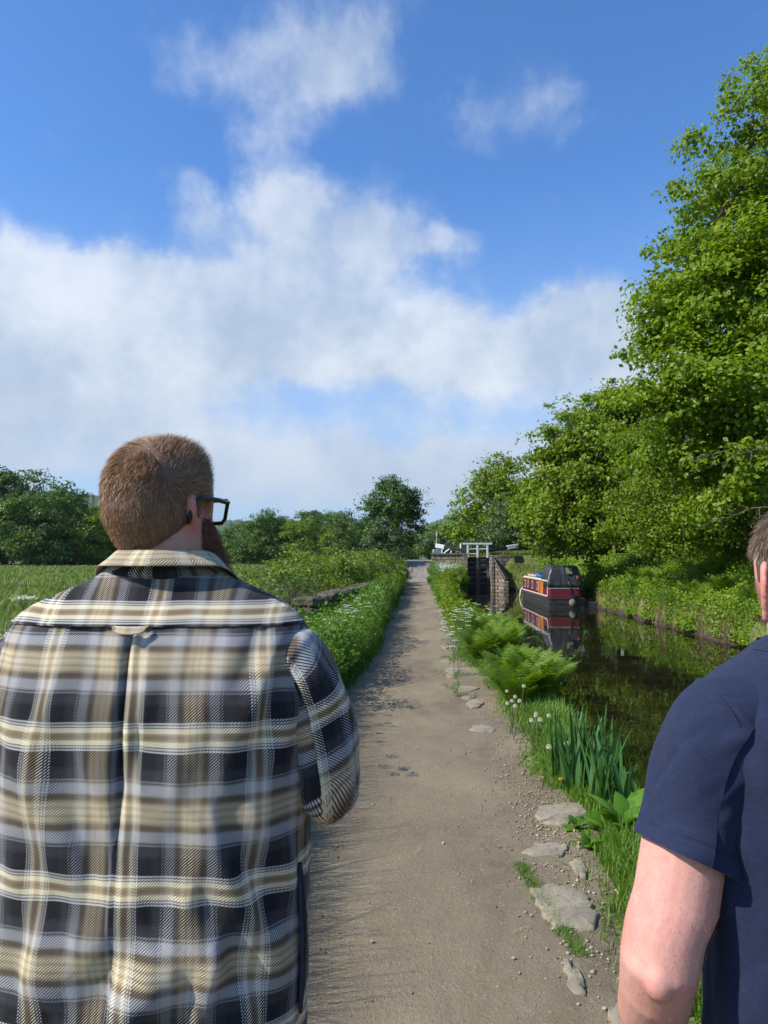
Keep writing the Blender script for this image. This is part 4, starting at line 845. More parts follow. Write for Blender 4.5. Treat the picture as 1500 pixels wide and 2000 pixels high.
nm = ['nearest bramble bush leaning over the end of the stone wall', 'second bramble bush behind the stone wall', 'third bramble bush behind the stone wall', 'bushy bramble behind the middle of the stone wall', 'bramble behind the far half of the wall', 'bramble bush where the stone wall ends', 'bramble bush just past the end of the wall', 'bramble mound halfway between wall and ramp', 'large bramble mound before the cobbled ramp', 'last bramble mound at the foot of the ramp', 'small weedy bush showing beside the beard', 'low bush at the field edge behind the beard', 'low bush at the field edge', 'field side bush behind the wall', 'field side bush farther along', 'field side bush near the path tree']
for i, (x, y, rx, h) in enumerate(hb):
    h *= 1.12 + .22*((i*5) % 3)/2; bush('bramble_bush', (x, y, 0), [(0, 0, h*.42, rx*.8, rx*1.25, h*.5), (.2, .8, h*.55, rx*.5, rx*.7, h*.5), (-.3, -.7, h*.40, rx*.6, rx*.7, h*.45), (.3, -.3, h*.7, rx*.35, rx*.35, h*.4)], 210, 22, .22+.05*h, .065+.002*y, L_BUSH if i % 3 else L_SAGE, nm[i], 'bush', 'brambles between the wall and the field', 30+i)
n = 3600; X = -2.35-g.random(n)*2.2; Y = invY(n, 9, 24, g); place_blades('dry_weeds', X, Y, lambda x, y: .95+0*x, lambda x, y: .008+0*x, STRAW, 'dry straw coloured weed stems behind the wall end', 'dry weeds', rng=g, lean=.35)
# path-side low bushes that run down the left edge at the far end
for i, (x, y, h) in enumerate([(-1.38, 10.4, .62), (-1.36, 13.6, .66), (-1.3, 17.3, .74), (-1.27, 21, .84), (-1.25, 25.2, .92), (-1.35, 29.5, .98), (-1.3, 33, 1.0), (-1.25, 37, 1.05), (-1.25, 41, 1.15), (-1.25, 45, 1.2), (-1.35, 49, 1.3), (-1.6, 53, 1.3)]):
    bush('hedge_plant', (x, y, 0), [(0, 0, h*.45, .42, 1.8, h*.5), (-.3, 0, h*.55, .5, 1.6, h*.5)], 230 if y < 24 else 150, 22, .22, .045+.0018*y, L_GRASS if y < 24 else L_MID, 'leafy hedge plant on the left path edge, %s from the camera' % ['first', 'second', 'third', 'fourth', 'fifth', 'sixth', 'seventh', 'eighth', 'ninth', 'tenth', 'eleventh', 'last'][i], 'bush', 'hedge plants along the left path edge', 60+i)
# near canal bank growth between the far ferns and the lock
for i, (x, y, h) in enumerate([(1.25, 17, .4), (1.2, 20.5, .4), (1.2, 24.5, .4), (1.25, 29, .42), (1.35, 34, .45), (1.5, 38.5, .5), (1.8, 43, .55), (2.1, 48, .7)]):
    bush('bank_weed', (x, y, float(gz(x, y))), [(0, 0, h*.4, .36, 1.4, h*.6)], 80, 20, .18, .075+.001*y, L_MID, 'leafy weed clump on the near bank, %s from the ferns' % ['first', 'second', 'third', 'fourth', 'fifth', 'sixth', 'seventh', 'last'][i], 'weed', 'weed clumps on the near bank', 80+i, stems=4)
bush('mound_shrub', (2.5, 52.0, 0), [(0, 0, .3, .7, .9, .6), (.4, -.4, .0, .4, .5, .5)], 260, 22, .3, .12, L_MID, 'rounded green shrub at the water side of the lock mound', 'bush', None, 95)
bush('hanging_shrub', (9.7, 41, 0), [(0, 0, .6, .8, 2.0, .8)], 160, 22, .3, .12, L_BANK, 'leafy shrub behind the narrowboat bow', 'bush', None, 96)
# ================================================================== TREES
def at_px(px, Y): p = P(px, 1085, Y); return p.x
# big maple/oak on the right bank
def bl(Y, lst):
    """crown blobs given as (px, py, Y, radius m) -> world positions"""
    return lst
def tree_px(name, px, Y, zb, blobs, **kw):
    bx = at_px(px, Y); base = Vector((bx, Y, zb)); out = []
    for (qx, qy, qY, r, rz) in blobs:
        p = P(qx, qy, qY)-base; out.append((p.x, p.y, p.z, r, r, rz))
    return tree(name, base, blobs=out, **kw)
tree_px('oak_tree', 1560, 25, 1.8, [(1560, 300, 25, 3.6, 3.4), (1490, 480, 24, 2.6, 2.0), (1430, 620, 23.5, 2.3, 1.8), (1400, 720, 23, 2.2, 1.5), (1560, 600, 24, 4.0, 3.0), (1370, 790, 23, 1.9, 1.2), (1480, 800, 22.5, 2.6, 1.7), (1620, 820, 24, 3.6, 2.6), (1400, 560, 24, 1.6, 1.5), (1580, 200, 26, 2.0, 2.0), (1680, 250, 25, 3.4, 3.4), (1330, 880, 24, 1.6, 1.2), (1460, 930, 23, 2.2, 1.4), (1700, 550, 26, 4, 4), (1440, 420, 24.5, 1.9, 1.5), (1300, 670, 24, 1.2, .7), (1345, 400, 24.6, .9, .8), (1300, 590, 24.2, .9, .6), (1480, 330, 25, 1.6, 1.3), (1430, 255, 25, .9, .8), (1370, 500, 24.4, 1.2, .8)],
        trunk_h=15.5, tr=.42, nclump=2300, per=62, cr=.58, leaf=.18, mat=L_OAK, label='huge bright green oak tree towering over the right bank', cat='tree', seed=3, limbs=90, flat=.45, ratio=.62, inner=.3)
tree_px('maple_tree', 1215, 41, 2.2, [(1180, 900, 41, 3.6, 2.6), (1110, 960, 41, 2.4, 2.2), (1240, 850, 42, 3.4, 2.6), (1140, 860, 42, 2.2, 1.7), (1080, 1020, 40, 1.7, 1.5), (1150, 1030, 39.5, 2.2, 1.4), (1230, 960, 41, 3.2, 2.4), (1300, 900, 43, 3.4, 3.0), (1100, 900, 41, 1.5, 1.3), (1200, 800, 42.5, 1.7, 1.1), (1245, 1030, 41.5, 1.6, .8)],
        trunk_h=7.5, tr=.26, nclump=1900, per=46, cr=.58, leaf=.21, mat=L_MID, label='spreading green maple tree on the bank behind the narrowboat', cat='tree', seed=5, limbs=40, forks=[(-1.6, .2, 4.2), (1.7, .4, 4.4), (.3, -1.2, 4.0)], ratio=.7)
tree_px('willow_tree', 1345, 29, 2.0, [(1330, 960, 29, 1.9, 1.6), (1270, 1000, 30, 1.6, 1.3), (1390, 1000, 28, 1.9, 1.3), (1300, 890, 31, 2.0, 1.7), (1310, 1060, 29, 1.5, .7), (1420, 930, 28, 1.9, 1.4)],
        trunk_h=5, tr=.18, nclump=900, per=40, cr=.45, leaf=.13, mat=L_MID, label='darker small leaved tree between the oak and the maple', cat='tree', seed=6, limbs=60, ratio=.5)
tree_px('alder_tree', 1470, 31, 3, [(1460, 1000, 31, 2.6, 1.8), (1560, 930, 32, 4, 3), (1380, 940, 33, 3, 3), (1430, 840, 33, 3.4, 3), (1540, 1040, 30, 2.4, 1.4)],
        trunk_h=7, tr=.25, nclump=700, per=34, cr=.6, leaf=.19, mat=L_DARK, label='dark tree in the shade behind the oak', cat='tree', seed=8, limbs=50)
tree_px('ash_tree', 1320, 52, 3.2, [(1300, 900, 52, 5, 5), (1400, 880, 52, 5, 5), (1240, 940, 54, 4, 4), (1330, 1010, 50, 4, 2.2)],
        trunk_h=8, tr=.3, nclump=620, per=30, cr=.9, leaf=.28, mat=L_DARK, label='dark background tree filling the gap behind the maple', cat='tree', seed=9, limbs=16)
tree_px('poplar_tree', 975, 82, 2, [(985, 950, 82, 3.3, 3.0), (940, 1000, 82, 3.2, 3.2), (1015, 990, 82, 2.6, 3.2), (910, 1030, 82, 2.0, 2.0), (975, 1040, 82, 4, 2.4), (985, 905, 82, 1.6, 1.2), (950, 940, 82, 1.5, 1.4)],
        trunk_h=9, tr=.35, nclump=620, per=34, cr=.95, leaf=.34, mat=L_MID, label='tall rounded green tree standing behind the lock', cat='tree', seed=10, limbs=16)
tree_px('thorn_tree', 1000, 68, 1.95, [(1000, 1030, 68, 2.6, 2.4), (965, 1050, 68, 1.8, 1.6), (1035, 1055, 68, 1.9, 1.5), (1005, 995, 68, 1.5, 1.1)],
        trunk_h=3.5, tr=.18, nclump=330, per=34, cr=.6, leaf=.24, mat=L_SAGE, label='greyish green small tree right behind the lock railing', cat='tree', seed=11, limbs=12)
tree_px('hawthorn_tree', 868, 90, 1.5, [(868, 1062, 90, 2.3, 1.8), (895, 1070, 88, 1.8, 1.2), (842, 1070, 92, 1.2, 1.1)], trunk_h=2.5, tr=.15, nclump=200, per=34, cr=.6, leaf=.28, mat=L_SAGE, label='pale olive shrubby tree left behind the lock', cat='tree', seed=12, limbs=8)
tree_px('distant_tree', 838, 120, 1.5, [(838, 1050, 120, 2.6, 2.3), (832, 1070, 118, 2.2, 1.6)], trunk_h=3, tr=.18, nclump=160, per=34, cr=.8, leaf=.4, mat=L_FAR, label='small distant tree beyond the end of the path', cat='tree', seed=13, limbs=8)
tree_px('path_tree', 775, 66, 1.3, [(775, 985, 66, 2.0, 2.0), (745, 1020, 66, 1.6, 1.8), (795, 1025, 66, 1.2, 1.9), (765, 955, 66, 1.2, 1.0), (790, 960, 66, 1.1, 1.0), (772, 1050, 66, 1.9, 1.3), (735, 985, 66, 1.2, 1.0), (800, 985, 67, 1.0, 1.2)],
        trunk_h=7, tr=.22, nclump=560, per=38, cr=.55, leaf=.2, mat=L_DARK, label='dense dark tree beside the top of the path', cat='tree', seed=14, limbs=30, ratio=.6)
tree_px('young_sycamore', 752, 58, .6, [(752, 1045, 58, 1.25, 1.2), (735, 1062, 58, 1.1, .9), (770, 1060, 58, 1.0, .9), (755, 1080, 57, 1.5, .6)],
        trunk_h=3, tr=.1, nclump=260, per=34, cr=.4, leaf=.17, mat=L_SAGE, label='paler bushy tree in front of the dark path tree', cat='tree', seed=15, limbs=12)
# far tree line: three shared crowns copied with their trunks
def far_proto(seed, shape, mat): return tree('field_tree', Vector((0, 0, 0)), blobs=shape, trunk_h=6, tr=.4, nclump=430, per=36, cr=1.15, leaf=.46, mat=mat, label='x', cat='tree', seed=seed, limbs=10, inner=.2)
sh1 = [(0, 0, 6.5, 5, 5, 5.5), (-2, 0, 9, 3.5, 3.5, 4), (3, 0, 5, 3.5, 3.5, 4.2), (0, 0, 11, 2.6, 2.6, 2.4), (-4, 0, 4.5, 3, 3, 3.8), (1, -2, 3, 4.5, 3.5, 2.8)]
sh2 = [(0, 0, 5.5, 5.5, 5, 5), (2.5, 0, 8, 3.2, 3.2, 3.2), (-3.5, 0, 6, 3, 3, 3.5), (0, -1.5, 2.8, 5.5, 3.5, 2.6), (4.5, 0, 4, 2.5, 2.5, 3.4)]
sh3 = [(0, 0, 7.5, 3.8, 3.8, 6), (-1.5, 0, 11.5, 2.2, 2.2, 2.4), (2.5, 0, 6, 2.6, 2.6, 4.2), (0, -1, 3, 4.2, 3.4, 2.8), (-3, 0, 5, 2.2, 2.2, 3.6)]
FP = [far_proto(41, sh1, L_FAR), far_proto(42, sh2, L_FAR), far_proto(43, sh3, L_FAR), far_proto(44, sh2, L_MID)]; fu = [False]*4
def far_tree(i, px, ytop, Y, label, group='trees along the far edge of the field', zb=0.0):
    base_h = [13.4, 11.2, 13.9, 11.2][i]; h = P(px, ytop, Y).z-zb; s = h/base_h
    if not fu[i]: o = FP[i]; fu[i] = True
    else: o = copy_tree(FP[i])
    o.location = (at_px(px, Y), Y, zb); o.scale = (s,)*3 if s < 1.3 else (s*.95, s*.95, s); o.rotation_euler = (0, 0, px*.37); tag(o, label, 'tree', group)
far = [(0, 10, 912, 140, 'tallest dark tree at the left edge of the photo'), (1, 88, 948, 135, 'broad tree second from the left edge of the photo'), (2, 60, 965, 150, 'tree filling the gap between the two leftmost trees'), (2, 140, 975, 150, 'dim tree just left of the bearded head'), (3, 175, 985, 140, 'lighter tree touching the left of the bearded head'),
       (0, -60, 905, 140, 'tree just outside the left edge of the photo'), (1, 215, 1000, 150, 'tree behind the neck of the man in plaid'), (1, 270, 1005, 160, 'tree behind the hair of the man in plaid'), (0, 330, 1000, 170, 'tree hidden behind the head of the man in plaid'), (2, 390, 1000, 175, 'tree behind the ear and glasses'),
       (1, 507, 1003, 150, 'dark round tree right of the beard'), (0, 545, 1005, 165, 'tree second to the right of the beard'), (3, 575, 1012, 150, 'light green tree third to the right of the beard'), (2, 600, 997, 190, 'tall back tree in the middle of the tree line'), (0, 640, 996, 200, 'back tree left of the white posts'), (1, 668, 1010, 185, 'back tree right above the white posts'), (1, 690, 1006, 150, 'round tree just left of the dark path tree'), (3, 660, 1030, 160, 'low pale tree beside the white posts'), (2, 720, 1010, 170, 'tree partly hidden by the dark path tree'), (1, 455, 1028, 220, 'distant tree touching the glasses'), (0, 475, 1030, 230, 'distant low tree beside the beard'), (2, -130, 900, 145, 'tree well outside the left edge of the photo')]
for a in far: far_tree(*a)
for i, (px, yt, Y, zb) in enumerate([(1120, 960, 90, 2), (1050, 1000, 95, 2), (1180, 930, 80, 3), (920, 1040, 130, 1.5), (855, 1055, 150, 1), (800, 1045, 170, .5), (1300, 850, 75, 3), (1450, 800, 60, 4)]):
    far_tree(i % 3, px, yt, Y, ['backing tree between maple and lock tree', 'backing tree right of the tall lock tree', 'backing tree behind the maple crown', 'far tree left of the tall lock tree', 'far tree below the distant hill', 'far tree at the end of the path', 'backing tree behind maple and oak', 'backing tree behind the oak'][i], 'backing trees on the right side', zb)
# distant hills
def hill(name, px0, px1, Y, prof, mat, label):
    n = 160; V = []; 
    for i in range(n+1):
        t = i/n; px = px0+(px1-px0)*t; p = P(px, np.interp(t, prof[0], prof[1]), Y); x = p.x; z = p.z+Y*.0012*float(vnoise(t*60, 0, 1, 3))+Y*.0006*float(vnoise(t*190, 0, 1, 5))
        for k, (dy, f) in enumerate(((-.30, 0), (-.18, .35), (-.08, .72), (0, 1), (.15, .8), (.4, 0))): V.append((x*(1+dy), Y*(1+dy), max(0, z*f)-(3 if f == 0 else 0)))
    i = (np.arange(n)[:, None]*6+np.arange(5)[None]).ravel(); o = npmesh(name, np.array(V), np.stack([i, i+1, i+7, i+6], 1), mat, smooth=True); tag(o, kind='structure'); return o
HILLM = mottled('wooded_hill', (.045, .085, .028), (.075, .12, .04), .07, .95, .9, 3.0, (.03, .055, .02))
hill('hill', 30, 330, 700, ([0, .25, .5, .62, 1], [975, 960, 966, 972, 990]), HILLM, '')
hill('hill', 360, 640, 1400, ([0, .3, .5, 1], [1030, 1015, 1018, 1045]), HILLM, '')
hill('hill', 790, 1010, 900, ([0, .18, .4, .7, 1], [1045, 1024, 1008, 1000, 1012]), HILLM, '')
for i, px in enumerate((838, 850, 866, 872)):
    p = P(px, 1028, 640); m = MB(); m.bb(-5, 5, -4, 4, 0, 6); m.prism([(-5.4, 6.003), (5.4, 6.003), (0, 9.5)], 'y', -4.3, 4.3); 
# thin white pole, far gate posts, open shed
r = empty('utility_pole', (at_px(853, 85), 85, 1.5), 'thin pale pole standing at the roadside left of the lock', 'pole')
m = MB(); m.tube([(0, 0, 0), (0, 0, 3.2)], [.06, .05], 6); m.build('pole', plain('pale_pole', (.5, .5, .46), .7), r); m = MB(); m.bb(-.10, .10, -.03, .03, 2.7, 3.1); m.build('notice', WHITEP, r)
r = empty('white_gate', (at_px(632, 150), 150, 0), 'distant white posts and rail in front of the far trees', 'gate')
for px in (617, 620, 640): m = MB(); x = at_px(px, 150)-at_px(632, 150); m.bb(x-.12, x+.12, -.1, .1, 0, 4.4); m.build('post', WHITEP, r)
m = MB(); m.bb(-1.8, 1.2, -.05, .05, 4.2, 4.42); m.build('rail', WHITEP, r)
r = empty('open_shed', (at_px(1238, 50), 50, 2.0), 'dark open fronted shed with a white corner panel under the maple', 'shed')
m = MB(); m.bb(-1.5, 1.3, -1, 1, 1.15, 1.3); m.build('roof', BLACKP, r, .02)
m = MB(); m.bb(-1.2, -1.03, -1, -.9, .55, 1.147); m.build('side_panel', plain('white_board', (.62, .66, .62), .6), r)
m = MB(); m.bb(1.1, 1.2, -1, -.9, -.3, 1.147); m.build('post', BLACKP, r); m = MB(); m.bb(-1.0, 1.1, .8, .9, -.3, 1.147); m.build('back_wall', WOODD, r)
m = MB(); m.bb(-.8, 1.0, -.6, .6, -.2, .35); m.build('bench', WOODD, r)
# bare dead branches hanging at the right
def deadbranch(px, py, Y, L, label, seed):
    q = random.Random(seed); p = P(px, py, Y); m = MB()
    def br(a, d, L, r_, dep):
        pts = [a]; dd = Vector(d)
        for i in range(4): dd = (dd+Vector((q.uniform(-.45, .45), q.uniform(-.4, .4), q.uniform(-.45, .4)))).normalized(); pts.append(pts[-1]+dd*L/4)
        m.tube(pts, [r_, r_*.85, r_*.7, r_*.5, r_*.3], 5)
        if dep: 
            for k in (1, 2, 3, 4): br(pts[k], (dd+Vector((q.uniform(-.9, .9), q.uniform(-.5, .5), q.uniform(-.6, .8)))).normalized(), L*.5, r_*.5, dep-1)
    br(Vector((0, 0, 0)), Vector((-1, -.2, -.25)), L*.55, .022, 2); o = m.build('dead_branch', BARKP, smooth=True); o.location = p; tag(o, label, 'branch')
deadbranch(1510, 990, 20.5, 2.2, 'bare brown dead branch sticking out low at the right edge', 1)
deadbranch(1420, 880, 21, 2.0, 'pale bare branch across the dark part of the oak crown', 4)
deadbranch(1500, 870, 20.5, 1.8, 'bare twiggy branch at the right edge above the low branch', 6)
# bare earth slip on the far bank beside the boat
m = MB(); rr = random.Random(4); n = 14; pts = [(1140, 1100), (1160, 1095), (1172, 1105), (1172, 1125), (1165, 1150), (1150, 1155), (1135, 1140), (1132, 1118)]
# ================================================================== PEOPLE
def skinmat(name, c1, c2, c3, ears=()):
    def fn(T):
        co = T.n('ShaderNodeTexCoord').outputs['Object']; a = T.noise(co, 14, 5, .65); b = T.noise(co, 55, 6, .75); c = T.noise(co, 420, 2, .5)
        col = T.mix(T.mr(a, .36, .64), c1, c2); col = T.mix(T.mr(b, .42, .80, 0, .55), col, c3)
        for e in ears: col = T.mix(T.mr(T.vmath('LENGTH', T.vmath('SUBTRACT', co, e)), .048, .026, 0, .62, True), col, (.72, .20, .15))
        fr_ = T.n('ShaderNodeTexVoronoi', {'Vector': co, 'Scale': 130.0}); col = T.mix(T.math('MULTIPLY', T.mr(fr_.outputs['Distance'], .10, .22, .55, 0), T.math('GREATER_THAN', T.n('ShaderNodeSeparateColor', {0: fr_.outputs['Color']}).outputs[0], .90)), col, tuple(x*.5 for x in c3))
        return prin(T, col, T.mr(b, .3, .7, .5, .68), T.math('ADD', T.math('ADD', T.math('MULTIPLY', b, .8), c), T.math('MULTIPLY', a, .5)), .16, .0025, **{'Subsurface Weight': .10, 'Subsurface Radius': (.012, .004, .002), 'Subsurface Scale': 1.0, 'Specular IOR Level': .4})
    return material(name, fn)
SKIN1 = skinmat('ruddy_skin', (.56, .25, .15), (.62, .32, .21), (.50, .17, .11), ((.072, .010, 1.757), (-.110, .088, 1.757))); SKIN2 = skinmat('pink_skin', (.66, .29, .225), (.70, .38, .30), (.62, .20, .15), ((-.080, .022, 1.635), (.112, .058, 1.635)))
def hairmat(name, stops):
    def fn(T):
        r_ = T.n('ShaderNodeAttribute', attribute_name='rnd').outputs['Fac']
        return prin(T, T.ramp(r_, stops), .42, **{'Specular IOR Level': .45})
    return material(name, fn)
HAIR1 = hairmat('ginger_brown_hair', [(0, (.10, .048, .02)), (.4, (.33, .175, .075)), (.8, (.62, .38, .19)), (1, (.80, .58, .35))])
HAIR1B = mottled('hair_roots', (.20, .11, .066), (.14, .075, .045), 40, .8, .4, .004)
BEARD = hairmat('red_beard_hair', [(0, (.06, .018, .007)), (.6, (.22, .070, .025)), (1, (.45, .18, .07))])
HAIR2 = hairmat('grey_brown_hair', [(0, (.08, .055, .036)), (.5, (.21, .145, .095)), (.85, (.42, .31, .22)), (1, (.62, .50, .38))])
HAIR2B = mottled('brown_hair_roots', (.09, .065, .05), (.06, .045, .035), 40, .8, .4, .004)
# plaid twill
def m_plaid(T):
    uv = T.n('ShaderNodeUVMap', uv_map='UVMap').outputs[0]
    wob = T.vmath('MULTIPLY', T.vmath('SUBTRACT', T.n('ShaderNodeTexNoise', {'Vector': uv, 'Scale': 7.0, 'Detail': 2.0}).outputs['Color'], (.5, .5, .5)), (.012, .012, 0))
    uvw = T.vmath('ADD', uv, wob); s = T.n('ShaderNodeSeparateXYZ', {0: uvw}); u, v = s.outputs[0], s.outputs[1]
    TAN = (.28, .19, .10); CRM = (.84, .73, .49); DK = (.010, .010, .014); WH = (.74, .71, .64); CH = (.047, .044, .048); GB = (.40, .39, .385); BR = (.15, .112, .07); YE = (.42, .31, .17); WF = (.30, .29, .285); CB = (.62, .52, .34)
    A = [(0, TAN), (.045, (.42, .31, .17)), (.06, CRM), (.115, CRM), (.122, DK), (.142, WH), (.165, DK), (.182, WH), (.20, DK), (.39, DK), (.46, CH), (.555, CH), (.575, WF), (.595, CH), (.615, WF), (.635, GB), (.74, GB), (.78, BR), (.83, BR), (.865, YE), (.91, CB), (.95, YE), (.98, CB)]
    stops = []
    for i, (p, c) in enumerate(A): stops.append((p, c))
    dim = [(p, tuple(q*.9 for q in c) if p > .62 else c) for p, c in A]
    def band(x, per, ph, stops=stops):
        t = T.math('MULTIPLY', T.math('PINGPONG', T.math('ADD', x, ph+per*20), per/2), 2/per); return T.ramp(t, stops, 'LINEAR')
    # two families: constant jumps come from stops placed close together
    cu = band(u, .215, 0.0, dim); cv = band(v, .2475, 0.0)
    s2 = T.n('ShaderNodeSeparateXYZ', {0: uv}); dg = T.math('FRACT', T.math('ADD', T.math('MULTIPLY', T.math('SUBTRACT', s2.outputs[0], s2.outputs[1]), 1/.0051), 500))
    tw = T.mr(T.math('ABSOLUTE', T.math('SUBTRACT', dg, .5)), .13, .22)
    col = T.mix(tw, cu, cv)
    fz = T.noise(T.vmath('MULTIPLY', uv, (1, 1, 0)), 380, 3, .6); col = T.mix(T.mr(fz, .35, .75, .0, .08), col, (.34, .31, .28))
    wr_ = T.noise(uv, 26, 5, .6); h = T.math('ADD', T.math('MULTIPLY', tw, .10), T.math('ADD', T.math('MULTIPLY', wr_, 1.0), T.math('MULTIPLY', fz, .12)))
    return prin(T, col, .92, h, .55, .006, **{'Specular IOR Level': .15, 'Sheen Weight': .04, 'Sheen Roughness': .5})
PLAID = material('plaid_flannel', m_plaid)
def m_navy(T):
    co = T.n('ShaderNodeTexCoord').outputs['Object']; a = T.noise(co, 9, 5, .6); b = T.noise(co, 600, 2, .6)
    w = T.noise(T.vmath('MULTIPLY', co, (1, 1, 2.2)), 55, 4, .65); col = T.mix(T.mr(b, .35, .65), (.014, .0195, .047), (.021, .028, .063)); col = T.mix(T.mr(w, .5, .75, 0, .45), col, (.032, .040, .078))
    return prin(T, col, .88, T.math('ADD', a, T.math('MULTIPLY', b, .2)), .35, .006, **{'Specular IOR Level': .2, 'Sheen Weight': .06})
NAVY = material('navy_jersey', m_navy)
DENIM = mottled('dark_denim', (.03, .04, .07), (.045, .055, .09), 60, .9, .4, .003); LEATHER = mottled('brown_leather', (.07, .04, .02), (.04, .025, .015), 20, .6, .3, .004)
# ---- head surface: position for unit directions (local: y forward, z up, origin at eye level)
def head_pos(d, off=0.0, sc=1.0):
    x, y, z = d[:, 0], d[:, 1], d[:, 2]; p = 2.25; k = (np.abs(x)**p+np.abs(y)**p+np.abs(z)**p)**(-1/p)
    X = .079*x*k; Y = np.where(y > 0, .098, .108)*y*k; Z = np.where(z > 0, .110, .128)*z*k
    t = np.clip(-z*k, 0, 1)
    X = X*(1-.24*t**1.6); Y = np.where(y < 0, Y*(1-.42*sstep(.15, .95, t)), Y*(1-.04*t))
    Y = Y - .01*sstep(.3, 1, -y)*sstep(.2, .8, -z)
    f = sstep(.25, .75, y*k)
    def gs(cx, cz, sx, sz): return np.exp(-((X-cx)/sx)**2-((Z-cz)/sz)**2)
    Y = Y + f*(.024*gs(0, -.038, .012, .014)+.014*gs(0, -.018, .009, .02)+.005*gs(0, .022, .045, .010)-.010*(gs(.031, -.002, .014, .011)+gs(-.031, -.002, .014, .011))+.006*gs(0, -.070, .022, .008)-.004*gs(0, -.0765, .02, .002)+.006*gs(0, -.110, .018, .012))
    P_ = np.stack([X, Y, Z], 1)*sc
    return P_ + unit(P_*np.array([1.5, 1, 1]))*off
def sphere_dirs(nu=72, nv=54):
    th = np.linspace(.02, np.pi-.02, nv); ph = np.arange(nu)*2*np.pi/nu; T_, P_ = np.meshgrid(th, ph, indexing='ij')
    return np.stack([np.sin(T_)*np.cos(P_), np.sin(T_)*np.sin(P_), np.cos(T_)], -1).reshape(-1, 3), nu, nv
def grid_faces(nv, nu, wrap=True):
    i = np.arange(nv-1)[:, None]*nu; j = np.arange(nu if wrap else nu-1)[None]; j2 = (j+1) % nu
    return np.stack([(i+j).ravel(), (i+j2).ravel(), (i+nu+j2).ravel(), (i+nu+j).ravel()], 1)
def add_np(mb, V, F, caps=None): mb.add([tuple(v) for v in V], [tuple(int(q) for q in f) for f in F] + (caps or [])); return mb
def ear_mb(mb, side, M, sc=1.0, flare=32):
    a = rad(flare); e = Vector((side*math.sin(a), -math.cos(a), 0)); up = Vector((0, -.12, 1)).normalized(); o = Vector((side*.0790, .004, -.026)); nrm = e.cross(up)*side
    hel = [(-.002, .014), (.002, .026), (.010, .034), (.021, .0355), (.031, .028), (.035, .014), (.033, -.001), (.027, -.014), (.020, -.025), (.013, -.034), (.004, -.036), (-.002, -.028)]
    q = lambda s, h, n=0: M @ ((o+e*s+up*h+nrm*n)*sc)
    mb.tube([q(s, h, .002) for s, h in hel], [.0042*sc]*4+[.0046*sc]*4+[.005*sc, .0062*sc, .006*sc, .004*sc], 8)
    pts = [(-.006, .012)]+hel[1:-1]+[(-.006, -.026)]; n = len(pts)
    mb.add([q(s, h, -.0035) for s, h in pts]+[q(s, h, .0018) for s, h in pts], [tuple(range(n)), tuple(range(2*n-1, n-1, -1))]+[(k, (k+1) % n, (k+1) % n+n, k+n) for k in range(n)])
    mb.tube([q(.003, .018, .003), (q(.015, .020, .004)), q(.022, .008, .004), q(.018, -.010, .004), q(.008, -.020, .003)], .0034*sc, 7)
    mb.ball(tuple(q(-.004, 0, .002)), (.006, .008, .011), 8, 6)
def hand_mb(mb, wrist, d, palmn, side, curl=.8, sc=1.0):
    """palm and five fingers; d points along the hand, palmn out of the palm"""
    d = Vector(d).normalized(); n = (Vector(palmn)-d*Vector(palmn).dot(d)).normalized(); s = d.cross(n)*side; w = Vector(wrist)
    mb.tube([w-d*.02, w+d*.02, w+d*.05, w+d*.088], [.026*sc, .032*sc, .039*sc, .036*sc], 12, True, .48) if False else None
    rings = []
    for t, a, b in ((-.02, .026, .021), (.01, .030, .019), (.045, .040, .016), (.075, .042, .015), (.095, .038, .011)):
        rings.append([w+d*t*sc+s*math.cos(k*math.pi/6)*a*sc+n*math.sin(k*math.pi/6)*b*sc for k in range(12)])
    mb.rings(rings)
    for off, L, r_ in ((.030, .070, .0085), (.010, .080, .009), (-.010, .074, .0085), (-.029, .058, .0075)):
        p = w+d*.085*sc+s*off*sc; pts = [p]; ang = curl*.35
        for k, f in enumerate((.45, .30, .25)): dd = d*math.cos(ang)+n*math.sin(ang); p = p+dd*L*f*sc; pts.append(p); ang += curl*.75
        mb.tube(pts, [r_*sc, r_*.95*sc, r_*.88*sc, r_*.7*sc], 8)
    p = w+d*.025*sc+s*.030*sc; t1 = (d*.75+s*.7+n*.25).normalized(); t2 = (d*.95+s*.2+n*.35).normalized(); mb.tube([p, p+t1*.035*sc, p+t1*.035*sc+t2*.03*sc, p+t1*.035*sc+t2*.055*sc], [.0125*sc, .011*sc, .010*sc, .008*sc], 8)
def leg_mb(mb, x, hipz, foot=.0, s=1.0):
    mb.tube([(x*.9, 0, hipz), (x, .0, hipz*.8), (x*1.02, .01, hipz*.55), (x, -.005, hipz*.35), (x, -.01, .10)], [.088*s, .082*s, .058*s, .054*s, .038*s], 14)
    mb.tube([(x, -.06, .045), (x, .03, .055), (x, .13, .035), (x, .18, .03)], [.036, .04, .036, .024], 12)
def body_obj(mb, mat, parent, vox=.0048, it=3):
    o = mb.build('body', mat, parent, smooth=True); m = o.modifiers.new('remesh', 'REMESH'); m.mode = 'VOXEL'; m.voxel_size = vox; m.use_smooth_shade = True
    m = o.modifiers.new('smooth', 'SMOOTH'); m.iterations = it; m.factor = .5; return o
